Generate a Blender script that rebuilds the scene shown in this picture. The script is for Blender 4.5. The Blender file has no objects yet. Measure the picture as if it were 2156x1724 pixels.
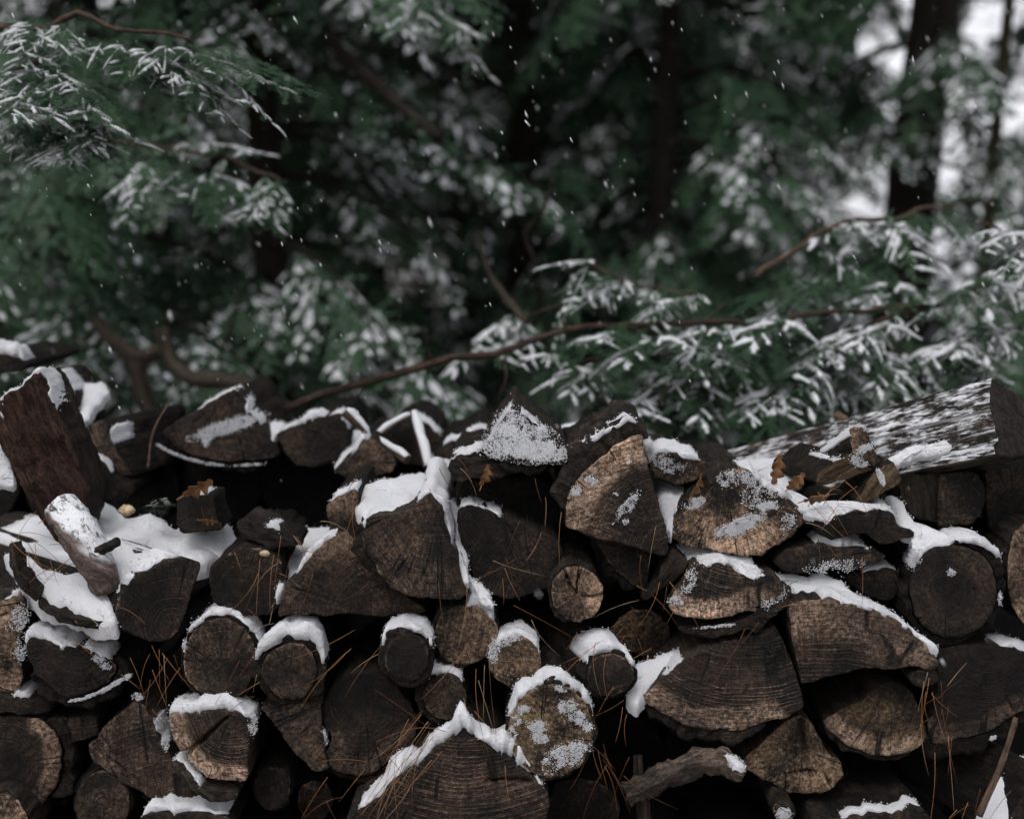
import bpy, math, random
import numpy as np
from mathutils import Vector

# ------------------------------------------------------------------ camera, sky, sun, exposure
SC = bpy.context.scene
CAM = np.array([0.0, -2.8, 1.6]); FPX = 2994.0; V0 = 500.0
PITCH = math.atan((862 - V0) / FPX)
cd = bpy.data.cameras.new("camera"); cam = bpy.data.objects.new("camera", cd); SC.collection.objects.link(cam)
cam.location = CAM; cam.rotation_euler = (math.pi / 2 - PITCH, 0, 0)
cd.sensor_width = 36; cd.lens = 50; cd.clip_start = 0.05; cd.clip_end = 400
cd.dof.use_dof = True; cd.dof.focus_distance = 2.80; cd.dof.aperture_fstop = 1.5
SC.camera = cam
W = bpy.data.worlds.new("World"); SC.world = W; W.use_nodes = True
wn = W.node_tree; bg = wn.nodes["Background"]
sky = wn.nodes.new("ShaderNodeTexSky"); sky.sky_type = 'NISHITA'; sky.sun_disc = False
SUN_EL, SUN_AZ = math.radians(58), math.radians(205)      # high, behind the camera and a little to its left
sky.sun_elevation = SUN_EL; sky.sun_rotation = SUN_AZ; sky.air_density = 1.0; sky.dust_density = 4.0
hs = wn.nodes.new("ShaderNodeHueSaturation"); hs.inputs["Saturation"].default_value = 0.22
wn.links.new(sky.outputs[0], hs.inputs["Color"]); wn.links.new(hs.outputs[0], bg.inputs[0])
bg.inputs[1].default_value = 0.15
sd = bpy.data.lights.new("sun", 'SUN'); sd.energy = 0.5; sd.angle = math.radians(30); sd.color = (1.0, 0.97, 0.93)
sun = bpy.data.objects.new("sun", sd); SC.collection.objects.link(sun)
sdir = Vector((math.sin(SUN_AZ) * math.cos(SUN_EL), math.cos(SUN_AZ) * math.cos(SUN_EL), math.sin(SUN_EL)))
sun.rotation_euler = sdir.to_track_quat('Z', 'Y').to_euler(); sun.location = (-3, -6, 9)
SC.view_settings.view_transform = 'Standard'; SC.view_settings.look = 'None'
SC.view_settings.exposure = 0.10; SC.view_settings.gamma = 1.0
SC.render.engine = 'CYCLES'
cy = SC.cycles; cy.max_bounces = 4; cy.diffuse_bounces = 3; cy.glossy_bounces = 2; cy.use_denoising = True
cy.use_adaptive_sampling = True; cy.adaptive_threshold = 0.035; cy.caustics_reflective = False; cy.caustics_refractive = False
try:
    cy.denoiser = 'OPENIMAGEDENOISE'; cy.denoising_input_passes = 'RGB_ALBEDO_NORMAL'
except Exception: pass

# ------------------------------------------------------------------ helpers
COL = SC.collection
rng = np.random.default_rng(7); random.seed(7)
CP, SP = math.cos(PITCH), math.sin(PITCH)
def P(px, py, dy):
    """world point on the vertical plane y = dy seen at photograph pixel (px, py) of a 2156 x 1724 grid"""
    a = (np.asarray(px, float) - 1078) / FPX; b = -(np.asarray(py, float) - 862) / FPX
    ry = CP + b * SP; rz = -SP + b * CP
    t = (np.asarray(dy, float) - CAM[1]) / ry
    return np.stack([CAM[0] + a * t, np.broadcast_to(dy, np.shape(a)) + 0 * t, CAM[2] + rz * t], -1)
CROP = {'A1': (0, 713.5, .26845), 'A2': (530.3, 713.5, .26845), 'A3': (1060.7, 713.5, .26845), 'A4': (1577.5, 713.5, .26845),
        'B1': (0, 1137.8, .3401), 'B2': (530.3, 1137.8, .3401), 'B3': (1060.7, 1137.8, .3401), 'B4': (1577.5, 1137.8, .3401), 'D': (0, 0, 1)}
def c(s):
    """'B1 x,y x,y A2 x,y ...' -> list of photograph pixels"""
    out = []; ox, oy, k = CROP['D']
    for w in s.split():
        if w in CROP: ox, oy, k = CROP[w]
        else:
            x, y = w.split(','); out.append((ox + float(x) * k, oy + float(y) * k))
    return np.array(out)
def E(key, cx, cy_, rx, ry, irr=.03, seed=0, rot=0):
    ox, oy, k = CROP[key]; a = np.linspace(0, 2 * np.pi, 28, endpoint=False); r_ = np.random.default_rng(seed + 11)
    f = 1 + irr * (np.sin(2 * a + r_.uniform(0, 6)) + .7 * np.sin(3 * a + r_.uniform(0, 6)) + .4 * np.sin(5 * a + r_.uniform(0, 6)))
    x, y = rx * f * np.cos(a), ry * f * np.sin(a); cr, sr = math.cos(rot), math.sin(rot)
    return np.stack([ox + (cx + x * cr - y * sr) * k, oy + (cy_ + x * sr + y * cr) * k], -1)
def _h(ix, iy, iz, s):
    n = (ix * 374761393 + iy * 668265263 + iz * 2147483647 + s * 1274126177) & 0xffffffff
    n = ((n ^ (n >> 13)) * 1274126177) & 0xffffffff
    return ((n ^ (n >> 16)) & 0xffff) / 65535.0
def vnoise(p, s=0):
    p = np.asarray(p, float); f = np.floor(p).astype(np.int64); t = p - f; t = t * t * (3 - 2 * t); r = 0
    for dx in (0, 1):
        for dy in (0, 1):
            for dz in (0, 1):
                w = (t[..., 0] if dx else 1 - t[..., 0]) * (t[..., 1] if dy else 1 - t[..., 1]) * (t[..., 2] if dz else 1 - t[..., 2])
                r = r + w * _h(f[..., 0] + dx, f[..., 1] + dy, f[..., 2] + dz, s)
    return r * 2 - 1
def fbm(p, s=0, o=3):
    r = 0; a = 1; p = np.asarray(p, float)
    for i in range(o): r = r + a * vnoise(p * 2 ** i, s + i); a *= .5
    return r
WLOC = {}
def mesh(name, V, F, mats, midx=None, smooth=True, parent=None, attrs=None, origin=(0, 0, 0)):
    """V (n,3) world coordinates, F a list of (k,3) / (k,4) index arrays; one mesh object"""
    V = np.asarray(V, np.float32) - np.asarray(origin, np.float32); me = bpy.data.meshes.new(name)
    F = [np.asarray(f, np.int32) for f in F if len(f)]
    me.vertices.add(len(V)); me.vertices.foreach_set("co", V.ravel())
    nl = sum(f.size for f in F); npoly = sum(len(f) for f in F)
    me.loops.add(nl); me.loops.foreach_set("vertex_index", np.concatenate([f.ravel() for f in F]))
    me.polygons.add(npoly)
    tot = np.concatenate([np.full(len(f), f.shape[1], np.int32) for f in F])
    me.polygons.foreach_set("loop_start", np.concatenate([[0], np.cumsum(tot)[:-1]]).astype(np.int32))
    if midx is not None: me.polygons.foreach_set("material_index", np.concatenate([np.broadcast_to(m, len(f)) for m, f in zip(midx, F)]).astype(np.int32))
    sm = np.concatenate([np.full(len(f), bool(s)) for s, f in zip(smooth, F)]) if isinstance(smooth, (list, tuple)) else np.full(npoly, bool(smooth))
    me.polygons.foreach_set("use_smooth", sm)
    for m in (mats if isinstance(mats, (list, tuple)) else [mats]): me.materials.append(m)
    for k, v in (attrs or {}).items():
        v = np.asarray(v, np.float32)
        if v.ndim == 1: me.attributes.new(k, 'FLOAT', 'POINT').data.foreach_set("value", v)
        else: me.attributes.new(k, 'FLOAT_VECTOR', 'POINT').data.foreach_set("vector", v.ravel())
    me.update(); me.validate()
    o = bpy.data.objects.new(name, me); COL.objects.link(o)
    if parent is not None:
        o.parent = parent; o.location = np.asarray(origin, float) - WLOC.get(parent.name, np.array(parent.location))
    else: o.location = origin
    WLOC[o.name] = np.asarray(origin, float)
    return o
def tag(o, label=None, cat=None, group=None, kind=None):
    for k, v in (("label", label), ("category", cat), ("group", group), ("kind", kind)):
        if v: o[k] = v
    return o
def empty(name, loc):
    o = bpy.data.objects.new(name, None); COL.objects.link(o); o.location = loc; o.empty_display_size = .05; return o
def grid_faces(K, m, base=0, closed=False, flip=False):
    i = np.arange(K - 1)[:, None]; j = np.arange(m if closed else m - 1)[None]; j2 = (j + 1) % m
    q = np.stack([i * m + j, i * m + j2, (i + 1) * m + j2, (i + 1) * m + j], -1).reshape(-1, 4) + base
    return q[:, ::-1] if flip else q
def tube(pts, rad, sides=6, seed=0, rough=0.0, freq=40):
    pts = np.asarray(pts, float); n = len(pts); rad = np.broadcast_to(rad, n)
    T = np.gradient(pts, axis=0); T /= np.linalg.norm(T, axis=1)[:, None] + 1e-9
    ref = np.array([0, 0, 1.0]) if abs(T[:, 2]).mean() < .8 else np.array([1.0, 0, 0])
    A = np.cross(T, ref); A /= np.linalg.norm(A, axis=1)[:, None] + 1e-9; B = np.cross(A, T)
    a = np.linspace(0, 2 * np.pi, sides, endpoint=False)
    D = A[:, None] * np.cos(a)[None, :, None] + B[:, None] * np.sin(a)[None, :, None]
    V = pts[:, None] + D * rad[:, None, None]
    if rough: V = V + D * (fbm(V * freq, seed, 2) * rough)[..., None]
    V = V.reshape(-1, 3); F = grid_faces(n, sides, 0, True)
    V = np.vstack([V, pts[:1], pts[-1:]]); s0, s1 = len(V) - 2, len(V) - 1; j = np.arange(sides)
    t0 = np.stack([np.full(sides, s0), (j + 1) % sides, j], -1); b = (n - 1) * sides
    t1 = np.stack([np.full(sides, s1), b + j, b + (j + 1) % sides], -1)
    return V, F, np.vstack([t0, t1])
def spline(pts, n):
    pts = np.asarray(pts, float); d = np.r_[0, np.cumsum(np.linalg.norm(np.diff(pts, axis=0), axis=1))]
    t = np.linspace(0, d[-1], n); q = np.stack([np.interp(t, d, pts[:, k]) for k in range(pts.shape[1])], -1)
    for _ in range(2):
        q[1:-1] = .25 * q[:-2] + .5 * q[1:-1] + .25 * q[2:]
    return q

# ------------------------------------------------------------------ materials
class NT:
    def __init__(s, name):
        s.m = bpy.data.materials.new(name); s.m.use_nodes = True; s.t = s.m.node_tree; s.b = s.t.nodes["Principled BSDF"]
    def n(s, typ, ins=None, **kw):
        x = s.t.nodes.new("ShaderNode" + typ)
        for k, v in kw.items(): setattr(x, k, v)
        for k, v in (ins or {}).items(): s.put(x.inputs[k], v)
        return x
    def put(s, sock, v):
        if hasattr(v, 'is_linked') or hasattr(v, 'links'): s.t.links.new(v, sock)
        elif hasattr(v, 'outputs'): s.t.links.new(v.outputs[0], sock)
        else: sock.default_value = v
    def math(s, op, a, b=0.0, d=0.0, clamp=False):
        x = s.n("Math", operation=op, use_clamp=clamp); s.put(x.inputs[0], a); s.put(x.inputs[1], b); s.put(x.inputs[2], d); return x.outputs[0]
    def noise(s, vec, scale, detail=3, rough=.55):
        x = s.n("TexNoise", {"Scale": scale, "Detail": detail, "Roughness": rough}); s.put(x.inputs["Vector"], vec); return x.outputs[0]
    def ramp(s, f, lo, hi, a=0.0, b=1.0):
        x = s.n("MapRange", {"Value": f, "From Min": lo, "From Max": hi, "To Min": a, "To Max": b}, interpolation_type='SMOOTHSTEP'); return x.outputs[0]
    def mix(s, f, a, b, blend='MIX'):
        x = s.n("Mix", data_type='RGBA', blend_type=blend); s.put(x.inputs[0], f); s.put(x.inputs[6], a); s.put(x.inputs[7], b); return x.outputs[2]
    def attr(s, name, typ='OBJECT'):
        return s.n("Attribute", attribute_name=name, attribute_type=typ)
    def comb(s, x, y, z):
        return s.n("CombineXYZ", {0: x, 1: y, 2: z}).outputs[0]
    def vmul(s, v, k):
        x = s.n("VectorMath", operation='MULTIPLY'); s.put(x.inputs[0], v); x.inputs[1].default_value = k; return x.outputs[0]
    def vadd(s, v, w):
        x = s.n("VectorMath", operation='ADD'); s.put(x.inputs[0], v); s.put(x.inputs[1], w); return x.outputs[0]
    def out(s, col, rough=.85, bump=None, bs=.6, bd=.004, spec=.25):
        s.put(s.b.inputs["Base Color"], col); s.put(s.b.inputs["Roughness"], rough); s.b.inputs["Specular IOR Level"].default_value = spec
        if bump is not None:
            x = s.n("Bump", {"Strength": bs, "Distance": bd, "Height": bump}); s.put(s.b.inputs["Normal"], x.outputs[0])
        return s.m
def rgb(r, g, b): return (r, g, b, 1)

def m_endgrain():
    s = NT("end_grain"); oc = s.n("TexCoord").outputs["Object"]; rnd = s.n("ObjectInfo").outputs["Random"]
    off = s.math('MULTIPLY', rnd, 37.0); v = s.vadd(oc, s.comb(0.0, off, 0.0)); sp = s.n("SeparateXYZ", {0: oc})
    r0 = s.math('SQRT', s.math('ADD', s.math('POWER', sp.outputs[0], 2.0), s.math('POWER', sp.outputs[2], 2.0)))
    n1 = s.noise(v, 14, 2); n1b = s.noise(v, 90, 2)
    r = s.math('ADD', r0, s.math('MULTIPLY', s.math('SUBTRACT', n1, .5), .014)); r = s.math('ADD', r, s.math('MULTIPLY', s.math('SUBTRACT', n1b, .5), .0022))
    pitch = s.attr("ring_pitch").outputs["Fac"]
    ph = s.math('DIVIDE', r, pitch); rv = s.noise(s.comb(s.math('MULTIPLY', ph, .45), off, 0.0), 1.0, 2)
    ph = s.math('ADD', ph, s.math('MULTIPLY', rv, 3.6)); fr = s.math('FRACT', ph)
    line = s.math('MULTIPLY', s.ramp(fr, .50, .82), s.ramp(fr, 1.0, .90))
    th = s.math('ARCTAN2', sp.outputs[2], sp.outputs[0])
    ray = s.noise(s.comb(s.math('MULTIPLY', th, 55.0), s.math('MULTIPLY', r0, 14.0), off), 1.0, 2); ray = s.ramp(ray, .5, .72)
    big = s.noise(v, 9, 5, .65); mid = s.noise(v, 34, 4, .6); fine = s.noise(v, 420, 3, .7); grain = s.noise(v, 130, 4, .7)
    patch = s.ramp(big, .38, .68)
    col = s.mix(patch, rgb(.0042, .0033, .0030), rgb(.033, .0190, .0130))
    vis = s.ramp(s.noise(v, 16, 4, .6), .36, .62); dash = s.ramp(s.noise(s.comb(s.math('MULTIPLY', th, 38.0), s.math('MULTIPLY', r0, 90.0), off), 1.0, 2), .32, .66)
    lw = s.math('MULTIPLY', s.math('MULTIPLY', line, s.math('MULTIPLY', s.ramp(mid, .28, .62), s.math('MULTIPLY', s.math('ADD', .25, s.math('MULTIPLY', vis, .75)), s.math('ADD', .3, s.math('MULTIPLY', dash, .7))))), s.attr("ring_amount").outputs["Fac"])
    col = s.mix(lw, col, rgb(.25, .170, .125))
    col = s.mix(s.math('MULTIPLY', s.math('MULTIPLY', ray, s.ramp(mid, .35, .65)), .38), col, rgb(.17, .118, .09))
    rim = s.attr("rim", 'GEOMETRY').outputs["Fac"]; sw = s.attr("sapwood").outputs["Fac"]
    rr = s.math('ADD', rim, s.math('MULTIPLY', s.math('SUBTRACT', mid, .5), .030))
    sap = s.math('SUBTRACT', 1.0, s.n("MapRange", {"Value": s.math('DIVIDE', rr, s.math('MAXIMUM', sw, .001)), "From Min": .75, "From Max": 1.1}).outputs[0])
    sap = s.math('MULTIPLY', sap, s.ramp(s.math('ADD', s.math('MULTIPLY', grain, .6), s.math('MULTIPLY', big, .5)), .36, .64))
    sap = s.math('MULTIPLY', sap, s.ramp(ray, 0.0, 1.0, .75, 1.0))
    palec = s.mix(s.ramp(mid, .3, .7), rgb(.40, .25, .17), rgb(.74, .53, .40))
    col = s.mix(s.math('MULTIPLY', sap, s.attr("pale").outputs["Fac"]), col, palec)
    polar = s.noise(s.comb(s.math('MULTIPLY', th, 30.0), s.math('MULTIPLY', r0, 45.0), off), 1.0, 4, .7)
    wear = s.math('MULTIPLY', s.ramp(s.math('ADD', s.math('MULTIPLY', s.math('ADD', s.math('MULTIPLY', grain, .35), s.math('MULTIPLY', polar, .65)), .55), s.math('MULTIPLY', big, .55)), .46, .74), s.attr("wear").outputs["Fac"])
    col = s.mix(wear, col, s.mix(mid, rgb(.32, .190, .115), rgb(.74, .52, .37)))
    ms = s.math('MULTIPLY', s.ramp(s.math('ADD', s.math('MULTIPLY', grain, .5), s.math('MULTIPLY', big, .6)), .5, .78), s.attr("moss").outputs["Fac"])
    col = s.mix(ms, col, s.mix(fine, rgb(.10, .085, .02), rgb(.30, .20, .06)))
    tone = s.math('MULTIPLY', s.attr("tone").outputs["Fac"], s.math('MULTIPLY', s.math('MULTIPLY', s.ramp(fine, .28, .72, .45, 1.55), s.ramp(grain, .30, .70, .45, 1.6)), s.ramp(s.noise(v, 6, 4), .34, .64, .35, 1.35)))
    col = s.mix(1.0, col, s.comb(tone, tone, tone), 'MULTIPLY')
    ck = s.noise(s.comb(s.math('MULTIPLY', th, 3.4), s.math('MULTIPLY', r0, 1.6), s.math('ADD', off, 3.0)), 1.0, 2, .35); ck = s.ramp(s.math('ABSOLUTE', s.math('SUBTRACT', ck, .5)), .016, .004); ck = s.math('MULTIPLY', ck, s.ramp(s.noise(v, 13, 2), .46, .56))
    col = s.mix(s.math('MULTIPLY', ck, .9), col, rgb(.003, .0025, .002))
    sa = s.math('MULTIPLY', rnd, 40.0); su = s.math('ADD', s.math('MULTIPLY', sp.outputs[0], s.math('COSINE', sa)), s.math('MULTIPLY', sp.outputs[2], s.math('SINE', sa)))
    saw = s.noise(s.comb(s.math('MULTIPLY', su, 230.0), s.math('MULTIPLY', s.math('SUBTRACT', sp.outputs[0], sp.outputs[2]), 9.0), off), 1.0, 3, .6)
    sv_ = s.ramp(saw, .3, .7, .62, 1.38); col = s.mix(s.ramp(s.n('ObjectInfo').outputs['Random'], .3, .7), col, s.mix(1.0, col, s.comb(sv_, sv_, sv_), 'MULTIPLY'))
    h = s.math('ADD', s.math('MULTIPLY', ck, -3.0), s.math('MULTIPLY', line, .4)); h = s.math('ADD', h, s.math('ADD', s.math('MULTIPLY', grain, 1.1), s.math('MULTIPLY', fine, .7)))
    h = s.math('ADD', h, s.math('ADD', s.math('MULTIPLY', ray, .5), s.math('MULTIPLY', saw, .9)))
    return s.out(col, s.ramp(mid, .3, .7, .62, .92), h, .8, .0035, .3)
def m_side(name, c0, c1, c2, stretch=7.0, bd=.006, dust=True):
    s = NT(name); a = s.attr("side", 'GEOMETRY').outputs["Vector"]; off = s.math('MULTIPLY', s.n("ObjectInfo").outputs["Random"], 31.0)
    v = s.vadd(s.vmul(a, (90, stretch, 90)), s.comb(0.0, off, off)); oc = s.vadd(s.n("TexCoord").outputs["Object"], s.comb(off, 0.0, 0.0))
    n1 = s.noise(v, 1.0, 4, .65); n2 = s.noise(oc, 12, 4, .6); n3 = s.noise(oc, 160, 3, .7); n4 = s.noise(v, 2.6, 3, .7)
    col = s.mix(s.ramp(n1, .35, .65), c0, c1); col = s.mix(s.math('MULTIPLY', s.ramp(n2, .5, .75), s.ramp(n4, .35, .7)), col, c2)
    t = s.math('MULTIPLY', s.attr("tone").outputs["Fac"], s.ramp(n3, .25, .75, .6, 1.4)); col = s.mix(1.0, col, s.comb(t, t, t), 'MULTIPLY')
    h = s.math('ADD', s.math('MULTIPLY', n1, 1.0), s.math('ADD', s.math('MULTIPLY', n4, .5), s.math('MULTIPLY', n3, .35)))
    if dust:
        nz = s.n("SeparateXYZ", {0: s.n("NewGeometry").outputs["Normal"]}).outputs[2]
        k = s.math('ADD', s.math('MULTIPLY', n1, .55), s.math('ADD', s.math('MULTIPLY', n4, .45), s.math('MULTIPLY', s.noise(oc, 16, 3), .25)))
        d = s.math('MULTIPLY', s.ramp(s.math('ADD', k, s.math('SUBTRACT', s.attr("dust").outputs["Fac"], 1.0)), .12, .24), s.ramp(nz, .08, .4))
        col = s.mix(d, col, rgb(.80, .81, .85)); h = s.math('ADD', h, s.math('MULTIPLY', d, .5))
    return s.out(col, .88, h, .9, bd, .2)
def m_snow():
    s = NT("snow"); oc = s.n("TexCoord").outputs["Object"]; n = s.noise(oc, 240, 4, .75); n2 = s.noise(oc, 45, 3)
    col = s.mix(n2, rgb(.78, .79, .84), rgb(.86, .865, .90))
    return s.out(col, .75, s.math('ADD', n, s.math('MULTIPLY', n2, .8)), .8, .007, .3)
def m_simple(name, c0, c1, scale=20, rough=.8, bd=.002):
    s = NT(name); oc = s.n("TexCoord").outputs["Object"]; n = s.noise(oc, scale, 4, .6)
    return s.out(s.mix(s.ramp(n, .3, .7), c0, c1), rough, n, .4, bd, .2)
M_END = m_endgrain()
M_BARK = m_side("bark", rgb(.009, .0075, .0065), rgb(.046, .035, .028), rgb(.19, .14, .105), 22.0, .012)
M_SPLIT = m_side("split_wood", rgb(.022, .016, .013), rgb(.085, .062, .047), rgb(.19, .135, .10), 5.0, .006)
M_RED = m_side("red_brown_wood", rgb(.018, .009, .007), rgb(.072, .040, .031), rgb(.17, .10, .075), 6.0, .008)
M_GREY = m_side("weathered_wood", rgb(.06, .052, .048), rgb(.42, .375, .345), rgb(.70, .63, .57), 3.0, .010)
M_TAN = m_side("tan_wood", rgb(.05, .032, .02), rgb(.17, .115, .07), rgb(.36, .26, .17), 8.0, .007)
M_SNOW = m_snow()
def m_needle():
    s = NT("dry_needle"); r = s.n("ObjectInfo").outputs["Random"]; a = s.mix(s.ramp(r, .2, .55), rgb(.13, .055, .026), rgb(.33, .155, .065))
    return s.out(s.mix(s.ramp(r, .7, .95), a, rgb(.34, .26, .17)), .6)
M_NEEDLE = m_needle()
M_LEAF = m_simple("dry_leaf", rgb(.12, .055, .024), rgb(.28, .145, .068), 35, .6)
M_FUNGUS = m_simple("tan_fungus", rgb(.30, .20, .11), rgb(.62, .50, .34), 60, .7)
M_TWIG = m_side("twig_bark", rgb(.022, .016, .013), rgb(.085, .056, .042), rgb(.22, .125, .075), 20.0, .003)
M_STUB = m_side("pinkish_bark", rgb(.10, .072, .064), rgb(.22, .165, .15), rgb(.36, .28, .25), 45.0, .006)
M_DARKEND = m_side("dark_wet_end", rgb(.005, .004, .0038), rgb(.016, .013, .012), rgb(.035, .029, .026), 12.0, .004, False)
M_TRUNK = m_side("trunk_bark", rgb(.014, .011, .009), rgb(.045, .034, .026), rgb(.07, .058, .042), 3.0, .02)
M_MOSSY = m_side("mossy_bark", rgb(.03, .028, .013), rgb(.085, .078, .034), rgb(.12, .11, .05), 3.0, .02)
def m_green(name, a, b):
    s = NT(name); n = s.noise(s.n("TexCoord").outputs["Object"], 3.5, 3); n2 = s.noise(s.n("TexCoord").outputs["Object"], 40, 2)
    return s.out(s.mix(s.math('ADD', s.math('MULTIPLY', n, .7), s.math('MULTIPLY', n2, .3)), a, b), .6, None, spec=.3)
M_GREEN = m_green("hemlock_green", rgb(.009, .028, .018), rgb(.046, .092, .042))
M_GREEN2 = m_green("far_hemlock_green", rgb(.009, .026, .019), rgb(.038, .074, .045))
# ------------------------------------------------------------------ builders for wood and snow
def chaikin(p, it=1, q=.2):
    for _ in range(it):
        n = np.roll(p, -1, 0); p = np.stack([p * (1 - q) + n * q, p * q + n * (1 - q)], 1).reshape(-1, p.shape[1])
    return p
def resample(p, n):
    q = np.vstack([p, p[:1]]); d = np.r_[0, np.cumsum(np.linalg.norm(np.diff(q, axis=0), axis=1))]
    t = np.linspace(0, d[-1], n, endpoint=False); return np.stack([np.interp(t, d, q[:, k]) for k in range(p.shape[1])], -1)
def in_range(a, r):
    a0, a1 = r[0] % 360, r[1] % 360
    return (a >= a0) & (a <= a1) if a0 <= a1 else (a >= a0) | (a <= a1)
def run(mask):
    """indices of the one contiguous run of a closed mask, in order"""
    n = len(mask)
    if mask.all(): return np.r_[np.arange(n), 0]
    s = [i for i in range(n) if mask[i] and not mask[i - 1]]
    best = []
    for i in s:
        k = [i]
        while mask[(k[-1] + 1) % n] and len(k) < n: k.append((k[-1] + 1) % n)
        if len(k) > len(best): best = k
    return np.array(best, int)
OCT = np.array([[1, 0, 0], [-1, 0, 0], [0, 1, 0], [0, -1, 0], [0, 0, 1], [0, 0, -1]], float)
OCTF = np.array([[0, 2, 4], [2, 1, 4], [1, 3, 4], [3, 0, 4], [2, 0, 5], [1, 2, 5], [3, 1, 5], [0, 3, 5]])
def grains(cent, rad, seed):
    r_ = np.random.default_rng(seed); n = len(cent); s = r_.uniform(.6, 1.4, (n, 6, 1)) * OCT[None]
    a = r_.uniform(0, 6.28, n); ca, sa = np.cos(a), np.sin(a); x = s[..., 0] * ca[:, None] - s[..., 1] * sa[:, None]; y = s[..., 0] * sa[:, None] + s[..., 1] * ca[:, None]
    s = np.stack([x, y, s[..., 2]], -1)
    V = cent[:, None] + s * np.broadcast_to(rad, n)[:, None, None]
    return V.reshape(-1, 3), (OCTF[None] + 6 * np.arange(n)[:, None, None]).reshape(-1, 3)
def solid(O, I):
    """closed solid between two (K, m, 3) sheets"""
    K, m, _ = O.shape; V = np.vstack([O.reshape(-1, 3), I.reshape(-1, 3)]); b = K * m
    j = np.arange(m - 1); k = np.arange(K - 1)
    fr = np.stack([j + 1, j, b + j, b + j + 1], -1); e = (K - 1) * m; bk = np.stack([e + j, e + j + 1, b + e + j + 1, b + e + j], -1)
    l = np.stack([k * m, (k + 1) * m, b + (k + 1) * m, b + k * m], -1); r = np.stack([(k + 1) * m + m - 1, k * m + m - 1, b + k * m + m - 1, b + (k + 1) * m + m - 1], -1)
    return V, [grid_faces(K, m), grid_faces(K, m, b, False, True), fr, bk, l, r]
SEED = [100]
LEV = np.array([0, .006, .016, .035, .065, .11, .17, .24, .32, .42, .55, .7, .85, 1.0])
class Log: pass
def log(label, outline, dy, pith=None, L=.42, axis=(0, 0), bark=None, bark_side=None, snow=(), patches=(), cracks=(), name="split_log", cat="firewood log",
        tone=1.0, rings=.8, pitch=.0085, pale=.9, sapw=.0, wear=.4, moss=0.0, rnd=.2, jag=.0019, tilt=None, face=None, grain=None, side=None, dust=0.0, shrink=.95, group="logs of the firewood stack", dome=.004):
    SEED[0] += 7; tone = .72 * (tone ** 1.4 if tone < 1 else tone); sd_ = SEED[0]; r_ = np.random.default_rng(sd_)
    px = np.asarray(outline, float)
    q = P(px[:, 0], px[:, 1], dy)[:, [0, 2]]
    if .5 * np.sum(q[:, 0] * np.roll(q[:, 1], -1) - np.roll(q[:, 0], -1) * q[:, 1]) < 0: q = q[::-1]
    q = chaikin(q, 2, rnd) if rnd else q
    per = np.linalg.norm(q - np.roll(q, -1, 0), axis=1).sum(); N = int(np.clip(per / .0055, 56, 190)); q = resample(q, N)
    x, z = q[:, 0], q[:, 1]; xn, zn = np.roll(x, -1), np.roll(z, -1); cr = x * zn - xn * z; A = cr.sum() / 2
    cen = np.array([((x + xn) * cr).sum(), ((z + zn) * cr).sum()]) / (6 * A)
    T = np.roll(q, -1, 0) - np.roll(q, 1, 0); T /= np.linalg.norm(T, axis=1)[:, None] + 1e-9; nrm = np.stack([T[:, 1], -T[:, 0]], -1)
    q3 = np.stack([q[:, 0], np.full(N, dy), q[:, 1]], -1)
    q = q + nrm * ((vnoise(q3 * 190, sd_) * jag) + vnoise(q3 * 55, sd_ + 1) * jag * 1.5 + vnoise(q3 * 24, sd_ + 2) * jag * 1.8)[:, None]
    ang = np.degrees(np.arctan2(-(q[:, 1] - cen[1]), q[:, 0] - cen[0])) % 360          # screen angle, 90 = down
    bmask = np.zeros(N, bool)
    for rg in ([bark] if bark else []) + list(bark_side or []): bmask |= in_range(ang, rg)
    if pith is None: pw = np.array([cen[0], cen[1]])
    else:
        pp = np.asarray(pith, float).reshape(-1); pw = P(pp[0], pp[1], dy)[[0, 2]]
    org = np.array([pw[0], dy, pw[1]])
    # the end face
    R = math.sqrt(A / math.pi); J = int(np.clip(R / .005, 9, 24)); t = np.r_[np.linspace(0, 1, J)[1:-1] * .985, .985, 1.0]; nt = len(t)
    pf = cen[None, None] + t[:, None, None] * (q - cen)[None]
    tl = tilt if tilt is not None else (r_.uniform(-.10, .10), r_.uniform(-.05, .10))
    def fy(p, edge=None):
        p3 = np.stack([p[..., 0], np.full(p.shape[:-1], dy), p[..., 1]], -1)
        y = dy + tl[0] * (p[..., 0] - cen[0]) + tl[1] * (p[..., 1] - cen[1]) + fbm(p3 * 30, sd_ + 5, 3) * .0022 + vnoise(p3 * 160, sd_ + 9) * .0008
        d2 = ((p - cen) ** 2).sum(-1); y = y + dome * d2 / R ** 2
        for ca, cb, w in cracks:
            a_ = P(ca[0], ca[1], dy)[[0, 2]]; b_ = P(cb[0], cb[1], dy)[[0, 2]]; ab = b_ - a_; u = ((p - a_) @ ab) / (ab @ ab); uc = np.clip(u, 0, 1)
            off = p - (a_ + uc[..., None] * ab); wob = vnoise(p3 * 60, sd_ + 3) * .003
            nn = np.array([-ab[1], ab[0]]) / np.linalg.norm(ab); dd = np.abs(off @ nn + wob) + np.where((u < 0) | (u > 1), np.linalg.norm(off, axis=-1), 0)
            y = y + .035 * np.exp(-(dd / (w * (.35 + .65 * uc))) ** 2)
        return y
    yf = fy(pf); yf[-1] += .0025 + .001 * r_.random()
    Vf = np.stack([pf[..., 0], yf, pf[..., 1]], -1).reshape(-1, 3)
    Vc = np.array([[cen[0], fy(cen[None])[0], cen[1]]]); V = np.vstack([Vf, Vc]); ic = len(Vf)
    j = np.arange(N); Ff = [grid_faces(nt, N, 0, True, True), np.stack([np.full(N, ic), j, (j + 1) % N], -1)]
    rimp = q[bmask]
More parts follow.
